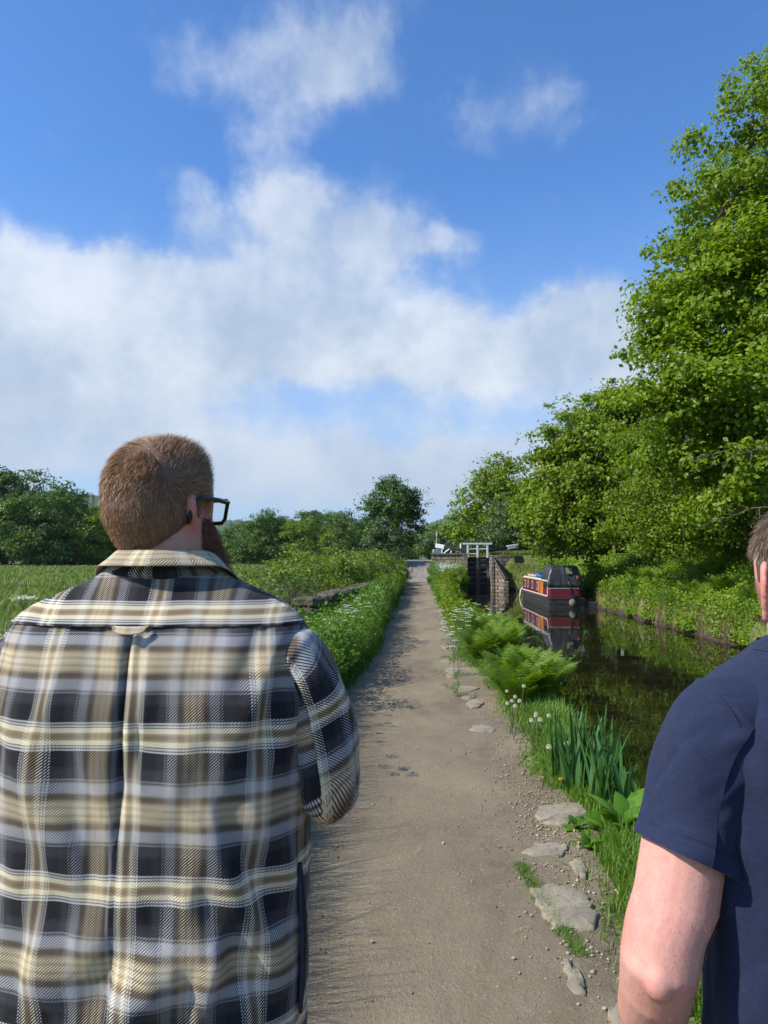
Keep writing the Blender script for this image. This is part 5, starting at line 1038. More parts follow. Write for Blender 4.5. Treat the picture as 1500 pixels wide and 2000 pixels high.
class Torso:
    """stacked superelliptic sections, theta = 0 at the middle of the back"""
    def __init__(s, tab, nexp=2.3, lw=1.0):
        s.lw = lw
        T_ = np.array(tab, float); T_ = T_[np.argsort(T_[:, 0])]; s.z = T_[:, 0]; s.c = T_; s.n = nexp; s.amax = T_[:, 1].max()
        zz = np.linspace(s.z[0], s.z[-1], 240); s.zz = zz; s.S = []
        for k in range(1, 6):
            q = np.interp(zz, s.z, T_[:, k]); w = 4; qp = np.concatenate([np.full(w, q[0])*2-q[w:0:-1], q, np.full(w, q[-1])*2-q[-2:-w-2:-1]]); s.S.append(np.convolve(qp, np.ones(2*w+1)/(2*w+1), 'same')[w:-w])
    def pos(s, th, z, off=0.0):
        a, bb, bf, xc, yc = [np.interp(z, s.zz, q) for q in s.S]; sn, cs = np.sin(th), np.cos(th); e = 2/s.n
        X = (a+off)*np.sign(sn)*np.abs(sn)**e; Y = -np.where(cs > 0, bb+off, bf+off)*np.sign(cs)*np.abs(cs)**e
        X = np.where(X < 0, X*s.lw, X); return X+xc, Y+yc
    def grid(s, z0, z1, nz, nt, off=0.0, fold=None, th0=-np.pi, th1=np.pi, tuck=False, vshift=0.0, ushift=0.0, pleat=0.0):
        zs = np.linspace(z0, z1, nz); wrap = (th1-th0) > 6.2; ths = np.linspace(th0, th1, nt)
        Z, TH = np.meshgrid(zs, ths, indexing='ij'); X, Y = s.pos(TH, Z, off)
        X1, Y1 = s.pos(TH, Z, off+.01); nx, ny = X1-X, Y1-Y; l = np.hypot(nx, ny)+1e-9; nx /= l; ny /= l
        # texture coordinates in metres; the upper sections reuse the chest's arc length so that stripes run straight up
        tt = np.linspace(-np.pi, np.pi, 721); cx, cy = s.pos(tt, np.full(721, 1.30)); arc = np.concatenate([[0], np.cumsum(np.hypot(np.diff(cx), np.diff(cy)))]); arc -= np.interp(0, tt, arc)
        xr = np.interp(Z, s.zz, s.S[3]); sg = np.clip((X-xr)/(s.pos(np.array([np.pi/2]), np.array([1.30]))[0][0]-np.interp(1.30, s.zz, s.S[3])), -1, 1)
        thc = np.arcsin(np.clip(np.sign(sg)*np.abs(sg)**(s.n/2), -1, 1)); thc = np.where(np.cos(TH) < 0, np.sign(TH)*np.pi-thc, thc); bl = sstep(1.36, 1.5, Z); thc = TH*(1-bl)+thc*bl
        U = np.interp(thc, tt, arc)+ushift; U = U-.052*sstep(-.016, -.034, U)*pleat
        bx, by = s.pos(np.zeros(nz), zs, off); vv = np.concatenate([[0], np.cumsum(np.hypot(np.diff(zs), np.diff(by)))]); Vv = np.repeat((vv+vshift)[:, None], len(ths), 1)
        # on the upper shoulders follow the slope sideways
        if fold is not None: D = fold(U-ushift, Z, TH); X = X+nx*D; Y = Y+ny*D
        P_ = np.stack([X, Y, Z], -1)
        if tuck:
            b = P_[0].copy(); b[:, 0] -= nx[0]*.006; b[:, 1] -= ny[0]*.006; P_ = np.concatenate([b[None], P_]); U = np.concatenate([U[:1], U]); Vv = np.concatenate([Vv[:1]-.006, Vv]); nz += 1
        return P_.reshape(-1, 3), grid_faces(nz, nt, False), np.stack([U, Vv], -1).reshape(-1, 2)
def tube_grid(pts, radii, n=72, m=110, fold=None, squash=1.0, up=(0, -1, 0), hem=0.0, shear=0.0, ushift=0, vshift=0, sq=None):
    """smooth cloth tube through pts; uv in metres"""
    pts = np.array(pts, float); rr_ = np.array(radii, float); t = np.linspace(0, len(pts)-1, m)
    def cr(a):
        out = []
        for tt in t:
            i = min(int(tt), len(a)-2); f = tt-i; p0 = a[max(i-1, 0)]; p1 = a[i]; p2 = a[i+1]; p3 = a[min(i+2, len(a)-1)]
            out.append(.5*((2*p1)+(-p0+p2)*f+(2*p0-5*p1+4*p2-p3)*f*f+(-p0+3*p1-3*p2+p3)*f**3))
        return np.array(out)
    C = cr(pts); R = cr(rr_); Tn = unit(np.gradient(C, axis=0)); N0 = np.array(up, float); Ns = []
    for k in range(m): N0 = N0-Tn[k]*N0.dot(Tn[k]); N0 = N0/np.linalg.norm(N0); Ns.append(N0)
    Ns = np.array(Ns); Bs = np.cross(Tn, Ns); th = np.linspace(0, 2*np.pi, n); L = np.concatenate([[0], np.cumsum(np.linalg.norm(np.diff(C, axis=0), axis=1))])
    TH, LL = np.meshgrid(th, L); Rr = np.repeat(R[:, None], n, 1); rm = R.mean()
    if fold is not None: Rr = Rr+fold(TH, LL, L[-1])
    V = C[:, None]+(Ns[:, None]*np.cos(TH)[..., None]+Bs[:, None]*np.sin(TH)[..., None]*squash)*Rr[..., None]
    U = TH*rm+ushift; Vv = -LL+shear*U+vshift
    if hem:
        for dr, back in ((-.004, 0), (-.0045, 4)):
            kk = m-1-back; e = C[kk][None]+(Ns[kk][None]*np.cos(th)[:, None]+Bs[kk][None]*np.sin(th)[:, None]*squash)*(Rr[kk]+dr)[:, None]; V = np.concatenate([V, e[None]]); U = np.concatenate([U, U[-1:]]); Vv = np.concatenate([Vv, Vv[-1:]])
    return V.reshape(-1, 3), grid_faces(V.shape[0], n, False), np.stack([U, Vv], -1).reshape(-1, 2)
def strands(P0, D0, D1, L, w, rnd, nseg=3, rng=RNG):
    """tapered ribbons that leave along D0 and bend to D1"""
    n = len(P0); side = unit(np.cross(D0, rng.normal(size=(n, 3)))); V = []; P_ = P0.copy()
    for k in range(nseg+1):
        t = k/nseg; ww = (w*(1-.85*t))[:, None]*.5; V += [P_-side*ww, P_+side*ww]
        D = unit(D0*(1-t)+D1*t); P_ = P_+D*(L/nseg)[:, None]
    V = np.stack(V, 1); i = np.arange(n)[:, None]*(2*(nseg+1)); F_ = np.concatenate([np.concatenate([i+2*k, i+2*k+1, i+2*k+3, i+2*k+2], 1) for k in range(nseg)])
    return V.reshape(-1, 3), F_, np.repeat(rnd, 2*(nseg+1))
def rotz(a): return Matrix.Rotation(a, 4, 'Z')
def xf(M, V): A = np.array(M); return V@A[:3, :3].T+A[:3, 3]
def xfd(M, V): A = np.array(M); return V@A[:3, :3].T
# ------------------------------------------------------------------ MAN IN PLAID
def man_plaid():
    cx, cy = -.478, 1.38
    r = empty('person', (cx, cy, 0), 'bearded man in plaid flannel shirt and black glasses seen from behind', 'person')
    To = Torso([(.70, .262, .150, .20, 0, 0), (.85, .268, .155, .21, 0, 0), (1.0, .272, .150, .21, 0, 0), (1.15, .266, .145, .20, 0, 0), (1.3, .268, .142, .18, 0, 0), (1.42, .276, .140, .16, 0, 0), (1.50, .277, .128, .15, 0, .006),
                (1.545, .272, .112, .14, 0, .012), (1.575, .252, .096, .13, 0, .018), (1.602, .214, .082, .12, 0, .024), (1.626, .156, .074, .11, 0, .03), (1.650, .112, .070, .10, 0, .034), (1.672, .092, .072, .09, 0, .038)], 2.35, 1.07)
    HM = Matrix.Translation((-.022, .052, 1.786)) @ rotz(rad(-20)) @ Matrix.Rotation(rad(-4), 4, 'X'); HS = 1.12
    # ---- body under the clothes
    mb = MB()
    P_, Fc, _ = To.grid(.74, 1.655, 40, 48, -.018); F2 = grid_faces(40, 48, False)
    zs = np.linspace(.80, 1.60, 34); rings = []
    for z in zs:
        th = np.linspace(0, 2*np.pi, 40, endpoint=False); X, Y = To.pos(th, np.full(40, z), -.038); rings.append([(x, y, z) for x, y in zip(X, Y)])
    mb.rings(rings)
    mb.tube([(0, .045, 1.54), (0, .045, 1.63), (-.006, .046, 1.70), (-.012, .052, 1.78)], [.070, .070, .074, .076], 24)
    d, nu, nv = sphere_dirs(); V = xf(HM, head_pos(d, 0, HS)); add_np(mb, V, grid_faces(nv, nu), [tuple(range(nu)), tuple(range((nv-1)*nu, nv*nu))])
    ear_mb(mb, 1, HM, 1.0, 34); ear_mb(mb, -1, HM, 1.0, 34)
    armR = [(.17, 0, 1.50), (.235, -.005, 1.48), (.285, .008, 1.40), (.305, .012, 1.29), (.308, .018, 1.262), (.285, .07, 1.268), (.235, .17, 1.29), (.17, .26, 1.315)]
    rA = [.055, .056, .05, .046, .044, .042, .038, .028]
    mb.tube(armR, rA, 14); mb.tube([(-x, y, z) for x, y, z in armR], rA, 14)
    hand_mb(mb, (.16, .27, 1.318), (-.75, .62, .1), (-.3, -.6, -.5), 1, 1.0); hand_mb(mb, (-.16, .27, 1.318), (.75, .62, .1), (.3, -.6, -.5), -1, 1.0)
    leg_mb(mb, .12, .88, s=1.05); leg_mb(mb, -.12, .88, s=1.05)
    body = body_obj(mb, SKIN1, r, .0045)
    # ---- shirt back and front
    def fold(U, Z, TH):
        f = .0055*vnoise(U+.01*vnoise(U, Z, 9, 8), Z, 1, 1)*0
        f = .017*vnoise(U*8+.8*Z, Z*2.2, 1, 31) + .0060*vnoise(U*24-Z*5, Z*7, 1, 32) + .0022*vnoise(U*50+Z*20, Z*16, 1, 33)
        f = f*(.35+.65*sstep(1.56, 1.42, Z))
        fade = sstep(1.0, 1.42, Z)
        f = f - .021*np.exp(-((U+.042)/.020)**2)*fade - .006*np.exp(-((U-.006)/.008)**2)*fade + .003*np.exp(-((U+.013)/.012)**2)*fade
        f = f + .014*np.sin((U*1.0+(Z-1.2)*.55)*58)*np.exp(-((U-.19)/.085)**2-((Z-1.10)/.13)**2)
        f = f + .010*np.sin((U-(Z-1.4)*.38)*75)*np.exp(-((U-.215)/.05)**2-((Z-1.44)/.10)**2)
        f = f + .013*np.sin((U*.8-(Z-1.0)*1.1)*30)*np.exp(-((U+.02)/.17)**2-((Z-.92)/.16)**2)
        f = f + .008*np.sin((U+(Z-1.3)*.5)*48)*np.exp(-((U+.20)/.08)**2-((Z-1.25)/.2)**2)
        f = f + .016*np.exp(-((U-.13-(Z-.95)*.25)/.022)**2)*sstep(1.16, .98, Z)
        return f*sstep(1.578, 1.545, Z)-.002*sstep(1.55, 1.58, Z)
    SEAM = 1.560
    V, Fc, uv = To.grid(.70, 1.64, 330, 420, 0, fold, vshift=.0625, ushift=.004, pleat=1.0); sh = npmesh('shirt_back', V, Fc, PLAID, r, uv=uv, smooth=True); sh.name = 'shirt'
    # yoke panel, a few millimetres proud
    def foldy(U, Z, TH): return .0022*vnoise(U*16, Z*22, 1, 34)+.0012*vnoise(U*40, Z*40, 1, 35) + .0022*np.exp(-((Z-SEAM-.004)/.0025)**2)
    V, Fc, uv = To.grid(SEAM, 1.664, 90, 420, .0048, foldy, tuck=True, vshift=-.030, ushift=-.016)
    # the seam dips towards the shoulders as in the photo
    yk = npmesh('yoke', V, Fc, PLAID, r, uv=uv, smooth=True)
    # hanging loop under the yoke seam
    n = 24; xs_ = np.linspace(-.050, .012, n); rows = []
    for t in np.linspace(0, 1, 6):
        rows.append([(x, To.pos(np.array([x*3.2]), np.array([SEAM-.002-.013*t]))[1][0]-.0075-.004*math.sin(math.pi*(x+.050)/.062), SEAM+.001-.013*t*(math.sin(math.pi*(x+.050)/.062)**.35+.02)) for x in xs_])
    V = np.array(rows).reshape(-1, 3); lp = npmesh('hanging_loop', V, grid_faces(6, n, False), PLAID, r, uv=V[:, [0, 2]]*np.array([1, 1])+np.array([.1175+.03, -SEAM+.122]), smooth=True); sm = lp.modifiers.new('t', 'SOLIDIFY'); sm.thickness = .0018
    # collar: stand and folded fall
    def collar_ring(a, b, bf, z, zf, yc, off=0):
        th = np.linspace(-2.35, 2.35, 150); s_ = sstep(.9, 2.2, np.abs(th)); X = (a+off)*np.sin(th)*(1+.06*s_); Y = yc-np.where(np.cos(th) > 0, b+off, bf+off)*np.cos(th); Z = z+(zf-z)*s_; return np.stack([X, Y, Z], 1), th
    def strip(rings, name, vsh):
        V = np.array([q[0] for q in rings]); th = rings[0][1]; L = 0; vv = [0]
        for i in range(1, len(V)): L += np.linalg.norm(V[i, 75]-V[i-1, 75]); vv.append(L)
        U = np.repeat((th*.105)[None], len(V), 0); Vv = np.repeat(np.array(vv)[:, None], 150, 1)+vsh
        o = npmesh(name, V.reshape(-1, 3), grid_faces(len(V), 150, False), PLAID, r, uv=np.stack([U+.02, -Vv], -1).reshape(-1, 2), smooth=True); m = o.modifiers.new('t', 'SOLIDIFY'); m.thickness = .002; m.offset = 0; return o
    strip([collar_ring(.104, .074, .10, 1.638, 1.60, .035), collar_ring(.123, .0845, .10, 1.6495, 1.612, .035), collar_ring(.119, .084, .097, 1.655, 1.62, .035), collar_ring(.101, .078, .09, 1.667, 1.635, .036), collar_ring(.094, .077, .085, 1.682, 1.645, .038)], 'collar_stand', .02)
    cr_ = []
    for a, b, z, zf in ((.093, .077, 1.688, 1.652), (.0955, .080, 1.6935, 1.657), (.0995, .0845, 1.694, 1.656), (.104, .090, 1.690, 1.650), (.110, .096, 1.684, 1.640), (.117, .102, 1.678, 1.628), (.125, .104, 1.673, 1.620), (.133, .106, 1.6675, 1.608), (.1345, .1065, 1.6655, 1.606)):
        cr_.append(collar_ring(a, b, .10, z, zf, .038))
    strip(cr_, 'collar', .095)
    # sleeves
    sp = [(.195, .006, 1.495), (.242, .0, 1.497), (.271, .004, 1.455), (.290, .010, 1.385), (.304, .012, 1.310), (.308, .018, 1.268), (.302, .055, 1.258), (.275, .105, 1.272), (.225, .185, 1.295), (.18, .245, 1.315)]
    sr = [.038, .064, .072, .072, .070, .069, .066, .060, .050, .042]
    def sf(sgn, sd):
        def f(TH, LL, Lt):
            g_ = .0050*vnoise(TH*1.6+LL*9, LL*13, 1, sd)+.0030*vnoise(TH*3-LL*22, LL*26, 1, sd+1)+.0014*vnoise(TH*8, LL*60, 1, sd+2)
            g_ = g_*sstep(.02, .10, LL)
            g_ += .0055*np.sin(TH*3.0+LL*30)*np.exp(-((LL-.14)/.07)**2)
            g_ += .006*np.sin(LL*95+TH*1.5)*np.exp(-((LL-.34)/.05)**2)*(.5+.5*np.cos(TH-2.2))
            g_ += .0035*np.exp(-((LL-.052)/.004)**2)
            return g_
        return f
    for sgn, nm in ((1, 'sleeve'), (-1, 'sleeve')):
        q = [(sgn*x-(.022 if sgn < 0 and i > 1 else 0), y, z) for i, (x, y, z) in enumerate(sp)]; V, Fc, uv = tube_grid(q, sr, 130, 260, sf(sgn, 50 if sgn > 0 else 70), .93, (0, -1, 0), hem=1, shear=.25*sgn, ushift=.03, vshift=.05)
        o = npmesh(nm, V, Fc, PLAID, r, uv=uv, smooth=True)
    # side vent opening low on the right: shade in the gap painted as a near-black strip, rolled edge
    m = MB(); pts = []
    for t in np.linspace(0, 1, 20):
        z = 1.145-.25*t; th = 1.36+.05*math.sin(t*3); X, Y = To.pos(np.array([th]), np.array([z]), .004); w = .020*math.sin(math.pi*min(1, t*1.02))**.7; pts.append((X[0], Y[0], z, w))
    m.rings([[(x+.002, y-w-.003, z), (x+.008, y-w, z), (x+.008, y+w, z), (x+.002, y+w+.003, z)] for x, y, z, w in pts]); m.build('pocket_slit', plain('slit_shade', (.006, .006, .010), .95), r, 0, True)
    m = MB(); m.tube([(x+.005, y-w-.006, z) for x, y, z, w in pts], .0035, 8); o = m.build('pocket_edge', plain('navy_piping', (.03, .03, .05), .9), r, 0, True)
    # trousers, shoes
    m = MB()
    for s_ in (-1, 1): m.tube([(s_*.100, .02, .90), (s_*.112, .01, .80), (s_*.12, .01, .5), (s_*.122, -.005, .3), (s_*.122, -.01, .06)], [.095, .105, .088, .076, .072], 20)
    rings = []
    for z, a, b in ((.78, .215, .115), (.88, .215, .11), (.94, .21, .10)): rings.append([(a*math.cos(k*math.pi/12), b*math.sin(k*math.pi/12)+.03, z) for k in range(24)])
    m.rings(rings); m.build('trousers', DENIM, r, 0, True)
    for s_ in (-1, 1): m = MB(); m.tube([(s_*.122, -.085, .05), (s_*.122, .0, .065), (s_*.124, .12, .05), (s_*.124, .20, .035)], [.045, .05, .05, .03], 14); m.build('shoe', LEATHER, r, 0, True)
    # ---- hair
    q = np.random.default_rng(3); n = 88000; d = unit(q.normal(size=(n, 3)))
    BA = np.array([.25, -.62, .74]); BE = np.array([.78, -.52, .30])
    tt_ = np.clip(((d-BA)@(BE-BA))/((BE-BA)@(BE-BA)), 0, 1); wh = unit(BA+(BE-BA)*tt_[:, None])          # whorl on the crown, right of the middle
    el_ = d[:, 2]; back = -d[:, 1]; side_ = np.abs(d[:, 0])
    low = np.where(back > .04, -.76+.0*back, np.where(back > -.06, -.58, np.where(back > -.35, -.05, .45+.2*back)))
    keep = el_ > low + q.normal(size=n)*.05
    keep &= ~((back < .03) & (el_ < -.12) & (side_ > .5))
    thin = np.exp(-(np.linalg.norm(d-unit(np.array([[.12, -.62, .78]])), axis=1)/.34)**2)*.72 + np.exp(-(np.linalg.norm(d-wh, axis=1)/.05)**2)*.32
    keep &= q.random(n) > thin
    d = d[keep]; wh = wh[keep]; n = len(d); P0 = head_pos(d, -.001, HS); Nn = unit(P0*np.array([1.5, 1, 1.1]))
    away = d-wh; away = away-Nn*np.sum(away*Nn, 1, keepdims=True); away = unit(away); swirl = np.cross(Nn, away); flow = unit(away*.85+swirl*.45)
    down = np.array([0, .05, -1.])-Nn*(-Nn[:, 2:3]); down = unit(down); wdn = sstep(.35, -.25, d[:, 2])[:, None]; flow = unit(flow*(1-wdn*.8)+down*wdn*.8)
    topf = sstep(.25, .8, d[:, 2])*sstep(.6, -.3, -d[:, 1]); 
    cl = vnoise(d[:, 0]*17+d[:, 2]*9, d[:, 1]*17+d[:, 2]*13, 1, 4)
    L = .0145+.008*sstep(-.1, .6, d[:, 2])+.020*topf+.003*cl; L = L*q.uniform(.6, 1.25, n)
    lift = (.24+.36*topf)[:, None]; jit = q.normal(size=(n, 3))*.13 + (cl*.12)[:, None]*np.cross(Nn, flow)
    D0 = unit(flow+Nn*lift*1.3+jit); D1 = unit(flow*1.1+Nn*lift*.25+jit*1.2)
    rn = np.clip(.42+.20*q.normal(size=n)+.12*cl, 0, 1); V, Fc, at = strands(P0, D0, D1, L, q.uniform(.0005, .0009, n), rn, 3, q)
    npmesh('hair', xf(HM, V), Fc, HAIR1, r, {'rnd': at})
    # short fuzz on the nape
    n = 5000; d = unit(np.stack([q.normal(size=n)*.5, -np.abs(q.normal(size=n))-.5, q.uniform(-1.5, -.75, n)], 1)); P0 = head_pos(d, 0, HS); Nn = unit(P0); V, Fc, at = strands(P0, unit(Nn*.5+[0, 0, -1]), unit(Nn*.2+[0, 0, -1]), np.full(n, .006), np.full(n, .0004), q.random(n)*.8+.2, 2, q); npmesh('nape_hair', xf(HM, V), Fc, HAIR1, r, {'rnd': at})
    # scalp roots under the hair
    dd, nu, nv = sphere_dirs(120, 90); el_ = dd[:, 2]; back = -dd[:, 1]
    lowv = np.where(back > .04, -.72, np.where(back > -.06, -.54, np.where(back > -.35, -.03, .47+.2*back))); ok = (el_ > lowv+.05)
    bald = np.linalg.norm(dd-unit(np.array([[.12, -.62, .78]])), axis=1) < .20
    Fg = grid_faces(nv, nu); fo = ok[Fg].all(1); V = head_pos(dd, .0012, HS); npmesh('hair_roots', xf(HM, V), Fg[fo], HAIR1B, r, smooth=True)
    # ---- beard: full volume plus strands
    def beardpt(dv, off=0):
        P_ = head_pos(dv, 0, HS); w = sstep(-.08, -.62, dv[:, 2])*sstep(-.05, .35, dv[:, 1]); P_ = P_+unit(P_*[1.1, 1, .8])*(w*.070)[:, None]; P_[:, 2] -= w*.050*sstep(.2, .9, dv[:, 1]+.2); P_[:, 1] += w*.010; P_[:, 0] *= 1-.04*w; return P_
    dd, nu, nv = sphere_dirs(96, 80); m_ok = (dd[:, 2] < -.10) & (dd[:, 1] > .06); Fg = grid_faces(nv, nu); fo = m_ok[Fg].all(1); npmesh('beard_base', xf(HM, beardpt(dd)-unit(beardpt(dd))*.006), Fg[fo], BEARD, r, {'rnd': np.full(len(dd), .05)}, smooth=True)
    n = 34000; d = unit(np.stack([q.normal(size=n), np.abs(q.normal(size=n))*.9+.02, -np.abs(q.normal(size=n))-.06], 1)); k = (d[:, 2] < -.08+.06*q.normal(size=n)) & (d[:, 1] > .0+.04*q.normal(size=n)); d = d[k]; n = len(d); P0 = beardpt(d)-unit(beardpt(d))*.008; Nn = unit(P0*[1.2, 1, .6])
    V, Fc, at = strands(P0, unit(Nn*1.2+[0, 0, -.7]+q.normal(size=(n, 3))*.45), unit(Nn*.35+[0, .1, -1]+q.normal(size=(n, 3))*.6), q.uniform(.016, .056, n)*(.22+.78*sstep(-.15, -.6, d[:, 2])*sstep(-.02, .3, d[:, 1])), q.uniform(.0005, .0009, n), np.clip(.5+q.normal(size=n)*.25, 0, 1), 3, q); bd = npmesh('beard', xf(HM, V), Fc, BEARD, r, {'rnd': at})
    # eyes
    for s_ in (-1, 1): m = MB(); m.ball(tuple(HM @ (Vector((s_*.031, .080, -.002))*HS)), .0125, 14, 10); m.build('eye', plain('eye_white', (.7, .68, .64), .2), r, 0, True)
    # ---- glasses
    g_ = bpy.data.objects.new('glasses', None); link(g_, r); BLK = plain('black_acetate', (.008, .008, .009), .25)
    W_ = lambda x, y, z: HM @ (Vector((x, y, z))*HS)
    for s_ in (-1, 1):
        m = MB(); m.tube([W_(s_*.077, .089, .012), W_(s_*.0835, .05, .011), W_(s_*.0845, .004, .009), W_(s_*.084, -.014, .002), W_(s_*.083, -.024, -.020), W_(s_*.082, -.029, -.040)], [.0052, .0048, .0044, .0044, .0046, .0036], 6); m.build('temple', BLK, g_, 0, True)
        fr = []; 
        for (x, z) in ((.012, .014), (.040, .017), (.074, .016), (.077, .010), (.072, -.018), (.064, -.025), (.026, -.025), (.014, -.015)): fr.append(W_(s_*x, .100-.012*(x/.075)**2, z))
        m = MB(); m.tube(fr+[fr[0], fr[1]], [.0042]*(len(fr)+2), 6); m.build('rim', BLK, g_)
        m = MB(); m.add([tuple(p) for p in fr], [tuple(range(len(fr)))]); m.build('lens', GLASSLENS, g_)
    m = MB(); m.tube([W_(-.013, .100, .010), W_(0, .104, .012), W_(.013, .100, .010)], .0032, 6); m.build('bridge', BLK, g_)
def m_lens(T):
    g_ = T.n('ShaderNodeBsdfGlossy', {'Roughness': .02}).outputs[0]; t = T.n('ShaderNodeBsdfTransparent', {'Color': (.93, .95, .95, 1)}).outputs[0]
    return T.n('ShaderNodeMixShader', {0: .06, 1: t, 2: g_}).outputs[0]
GLASSLENS = material('lens_glass', m_lens)
man_plaid()
# ------------------------------------------------------------------ MAN IN NAVY
def man_navy():
    cx, cy = .578, 1.08
    r = empty('person', (cx, cy, 0), 'man in navy blue t-shirt with bare left arm at the right edge', 'person')
    To = Torso([(.70, .185, .115, .14, 0, 0), (.85, .183, .115, .14, 0, 0), (1.0, .178, .110, .14, 0, 0), (1.15, .176, .108, .135, 0, 0), (1.3, .184, .112, .13, 0, 0), (1.40, .190, .112, .125, 0, 0), (1.45, .190, .102, .12, 0, .004),
                (1.48, .184, .09, .11, 0, .010), (1.505, .168, .078, .10, 0, .016), (1.525, .135, .070, .09, 0, .02), (1.545, .098, .066, .08, 0, .024), (1.565, .075, .064, .075, 0, .028)], 2.3)
    HM = Matrix.Translation((.014, .045, 1.660)) @ rotz(rad(10)) @ Matrix.Rotation(rad(-6), 4, 'X'); HS = .99
    mb = MB(); zs = np.linspace(.80, 1.55, 30); rings = []
    for z in zs:
        th = np.linspace(0, 2*np.pi, 40, endpoint=False); X, Y = To.pos(th, np.full(40, z), -.016); rings.append([(x, y, z) for x, y in zip(X, Y)])
    mb.rings(rings); mb.tube([(0, .03, 1.47), (0, .03, 1.54), (-.004, .038, 1.60), (-.008, .045, 1.67)], [.080, .066, .060, .060], 24)
    d, nu, nv = sphere_dirs(); V = xf(HM, head_pos(d, 0, HS)); add_np(mb, V, grid_faces(nv, nu), [tuple(range(nu)), tuple(range((nv-1)*nu, nv*nu))])
    ear_mb(mb, 1, HM, 1.12, 38); ear_mb(mb, -1, HM, 1.12, 38)
    L_ = [(-.10, 0, 1.475), (-.155, -.005, 1.455), (-.195, -.015, 1.39), (-.213, -.022, 1.31), (-.232, -.03, 1.22), (-.250, -.038, 1.185), (-.259, -.044, 1.150), (-.256, -.020, 1.108), (-.246, .035, 1.045), (-.232, .10, .98), (-.21, .16, .895)]
    rl = [.042, .047, .050, .055, .055, .052, .051, .049, .048, .041, .028]
    mb.tube(L_, rl, 20); mb.ball((-.271, -.080, 1.140), (.020, .017, .024), 12, 8); mb.ball((-.291, -.058, 1.148), (.015, .019, .022), 12, 8)
    R_ = [(-x, y, z) for x, y, z in L_]; mb.tube(R_, rl, 20)
    hand_mb(mb, (-.205, .175, .875), (.25, .75, -.55), (.9, -.1, .2), -1, .7); hand_mb(mb, (.205, .175, .875), (-.25, .75, -.55), (-.9, -.1, .2), 1, .7)
    leg_mb(mb, .10, .84); leg_mb(mb, -.10, .84)
    body_obj(mb, SKIN2, r, .0042, 4)
    # fine pale hair on the bare arm
    q = np.random.default_rng(77); n = 2600; A_ = np.array(L_); Ra = np.array(rl); t = q.uniform(3.3, 9, n); i = t.astype(int); f_ = (t-i)[:, None]; C = A_[i]*(1-f_)+A_[i+1]*f_; T_ = unit(A_[i+1]-A_[i]); rr_ = (Ra[i]*(1-f_[:, 0])+Ra[i+1]*f_[:, 0])
    dr = q.normal(size=(n, 3)); dr = unit(dr-T_*np.sum(dr*T_, 1, keepdims=True)); V, Fc, at = strands(C+dr*(rr_*.975)[:, None], unit(dr*.6+T_+q.normal(size=(n, 3))*.3), unit(dr*.2+T_+q.normal(size=(n, 3))*.3), q.uniform(.006, .014, n), np.full(n, .00016), q.uniform(0, 1, n), 2, q); npmesh('arm_hair', V, Fc, hairmat('fine_arm_hair', [(0, (.22, .11, .06)), (1, (.50, .30, .19))]), r, {'rnd': at})
    def fold(U, Z, TH):
        f = .0065*vnoise(U*13+Z*2, Z*3.2, 1, 91)+.0026*vnoise(U*28-Z*8, Z*8, 1, 92)+.001*vnoise(U*60, Z*30, 1, 93); f = f*(.3+.7*sstep(1.52, 1.35, Z))
        f = f+.006*np.sin((U+(Z-1.3)*.7)*70)*np.exp(-((U+.15)/.05)**2-((Z-1.33)/.10)**2); f = f+.006*np.sin((U*.9-(Z-1.0)*.8)*46)*np.exp(-((U+.12)/.08)**2-((Z-1.02)/.12)**2); return f
    V, Fc, uv = To.grid(.74, 1.56, 240, 320, 0, fold); npmesh('t_shirt', V, Fc, NAVY, r, uv=uv, smooth=True)
    m = MB(); th = np.linspace(0, 2*np.pi, 60, endpoint=False); rg = []
    for z, off in ((1.550, .002), (1.558, .005), (1.566, .004), (1.570, -.001), (1.562, -.003)):
        X, Y = To.pos(th, np.full(60, min(z, 1.562)), off); rg.append([(x, y, z-.03*sstep(.02, .09, y)) for x, y in zip(X, Y)])
    m.rings(rg, False); m.build('neckband', NAVY, r, 0, True)
    sp = [(-.10, .0, 1.472), (-.148, -.003, 1.452), (-.178, -.010, 1.41), (-.197, -.016, 1.355), (-.208, -.021, 1.315), (-.216, -.026, 1.282)]; sr = [.056, .0655, .0685, .0675, .0655, .0655]
    def sf(TH, LL, Lt):
        g_ = .0042*vnoise(TH*1.5+LL*10, LL*14, 1, 95)+.0026*vnoise(TH*3-LL*30, LL*28, 1, 96); g_ = g_*sstep(0, .06, LL)
        g_ += .0042*np.sin(TH*4+LL*38)*np.exp(-((LL-.12)/.06)**2) - .003*np.exp(-((np.sin((TH-LL*9)*1.5))/.16)**2)*np.exp(-((LL-.13)/.05)**2)
        return g_ + .0016*np.exp(-((LL-.048)/.003)**2) - .0018*np.exp(-((LL-(Lt-.022))/.0012)**2) - .0012*np.exp(-((LL-(Lt-.025))/.0012)**2) + .003*sstep(Lt-.05, Lt, LL)
    for sg in (1, -1):
        V, Fc, uv = tube_grid([(x*sg, y, z) for x, y, z in sp], sr, 110, 200, sf, .95, (0, -1, 0), hem=1); 
        # hem slants: lower towards the body
        k = sstep(1.34, 1.26, V[:, 2]); V[:, 2] -= k*(.30*(sg*(V[:, 0]-sp[-1][0]*sg)))*1.0; npmesh('sleeve', V, Fc, NAVY, r, uv=uv, smooth=True)
    # armhole seam
    for sg in (1, -1):
        m = MB(); pts = []
        for k in range(29):
            a = 2*math.pi*k/28; c = Vector((-.152*sg, -.003, 1.450)); n1 = Vector((0, -1, 0)); n2 = Vector((-.42*sg, 0, .91)).normalized(); pts.append(c+n1*math.cos(a)*.0685+n2*math.sin(a)*.066)
        m.tube(pts, .0016, 6, False); m.build('armhole_seam', NAVY, r, 0, True)
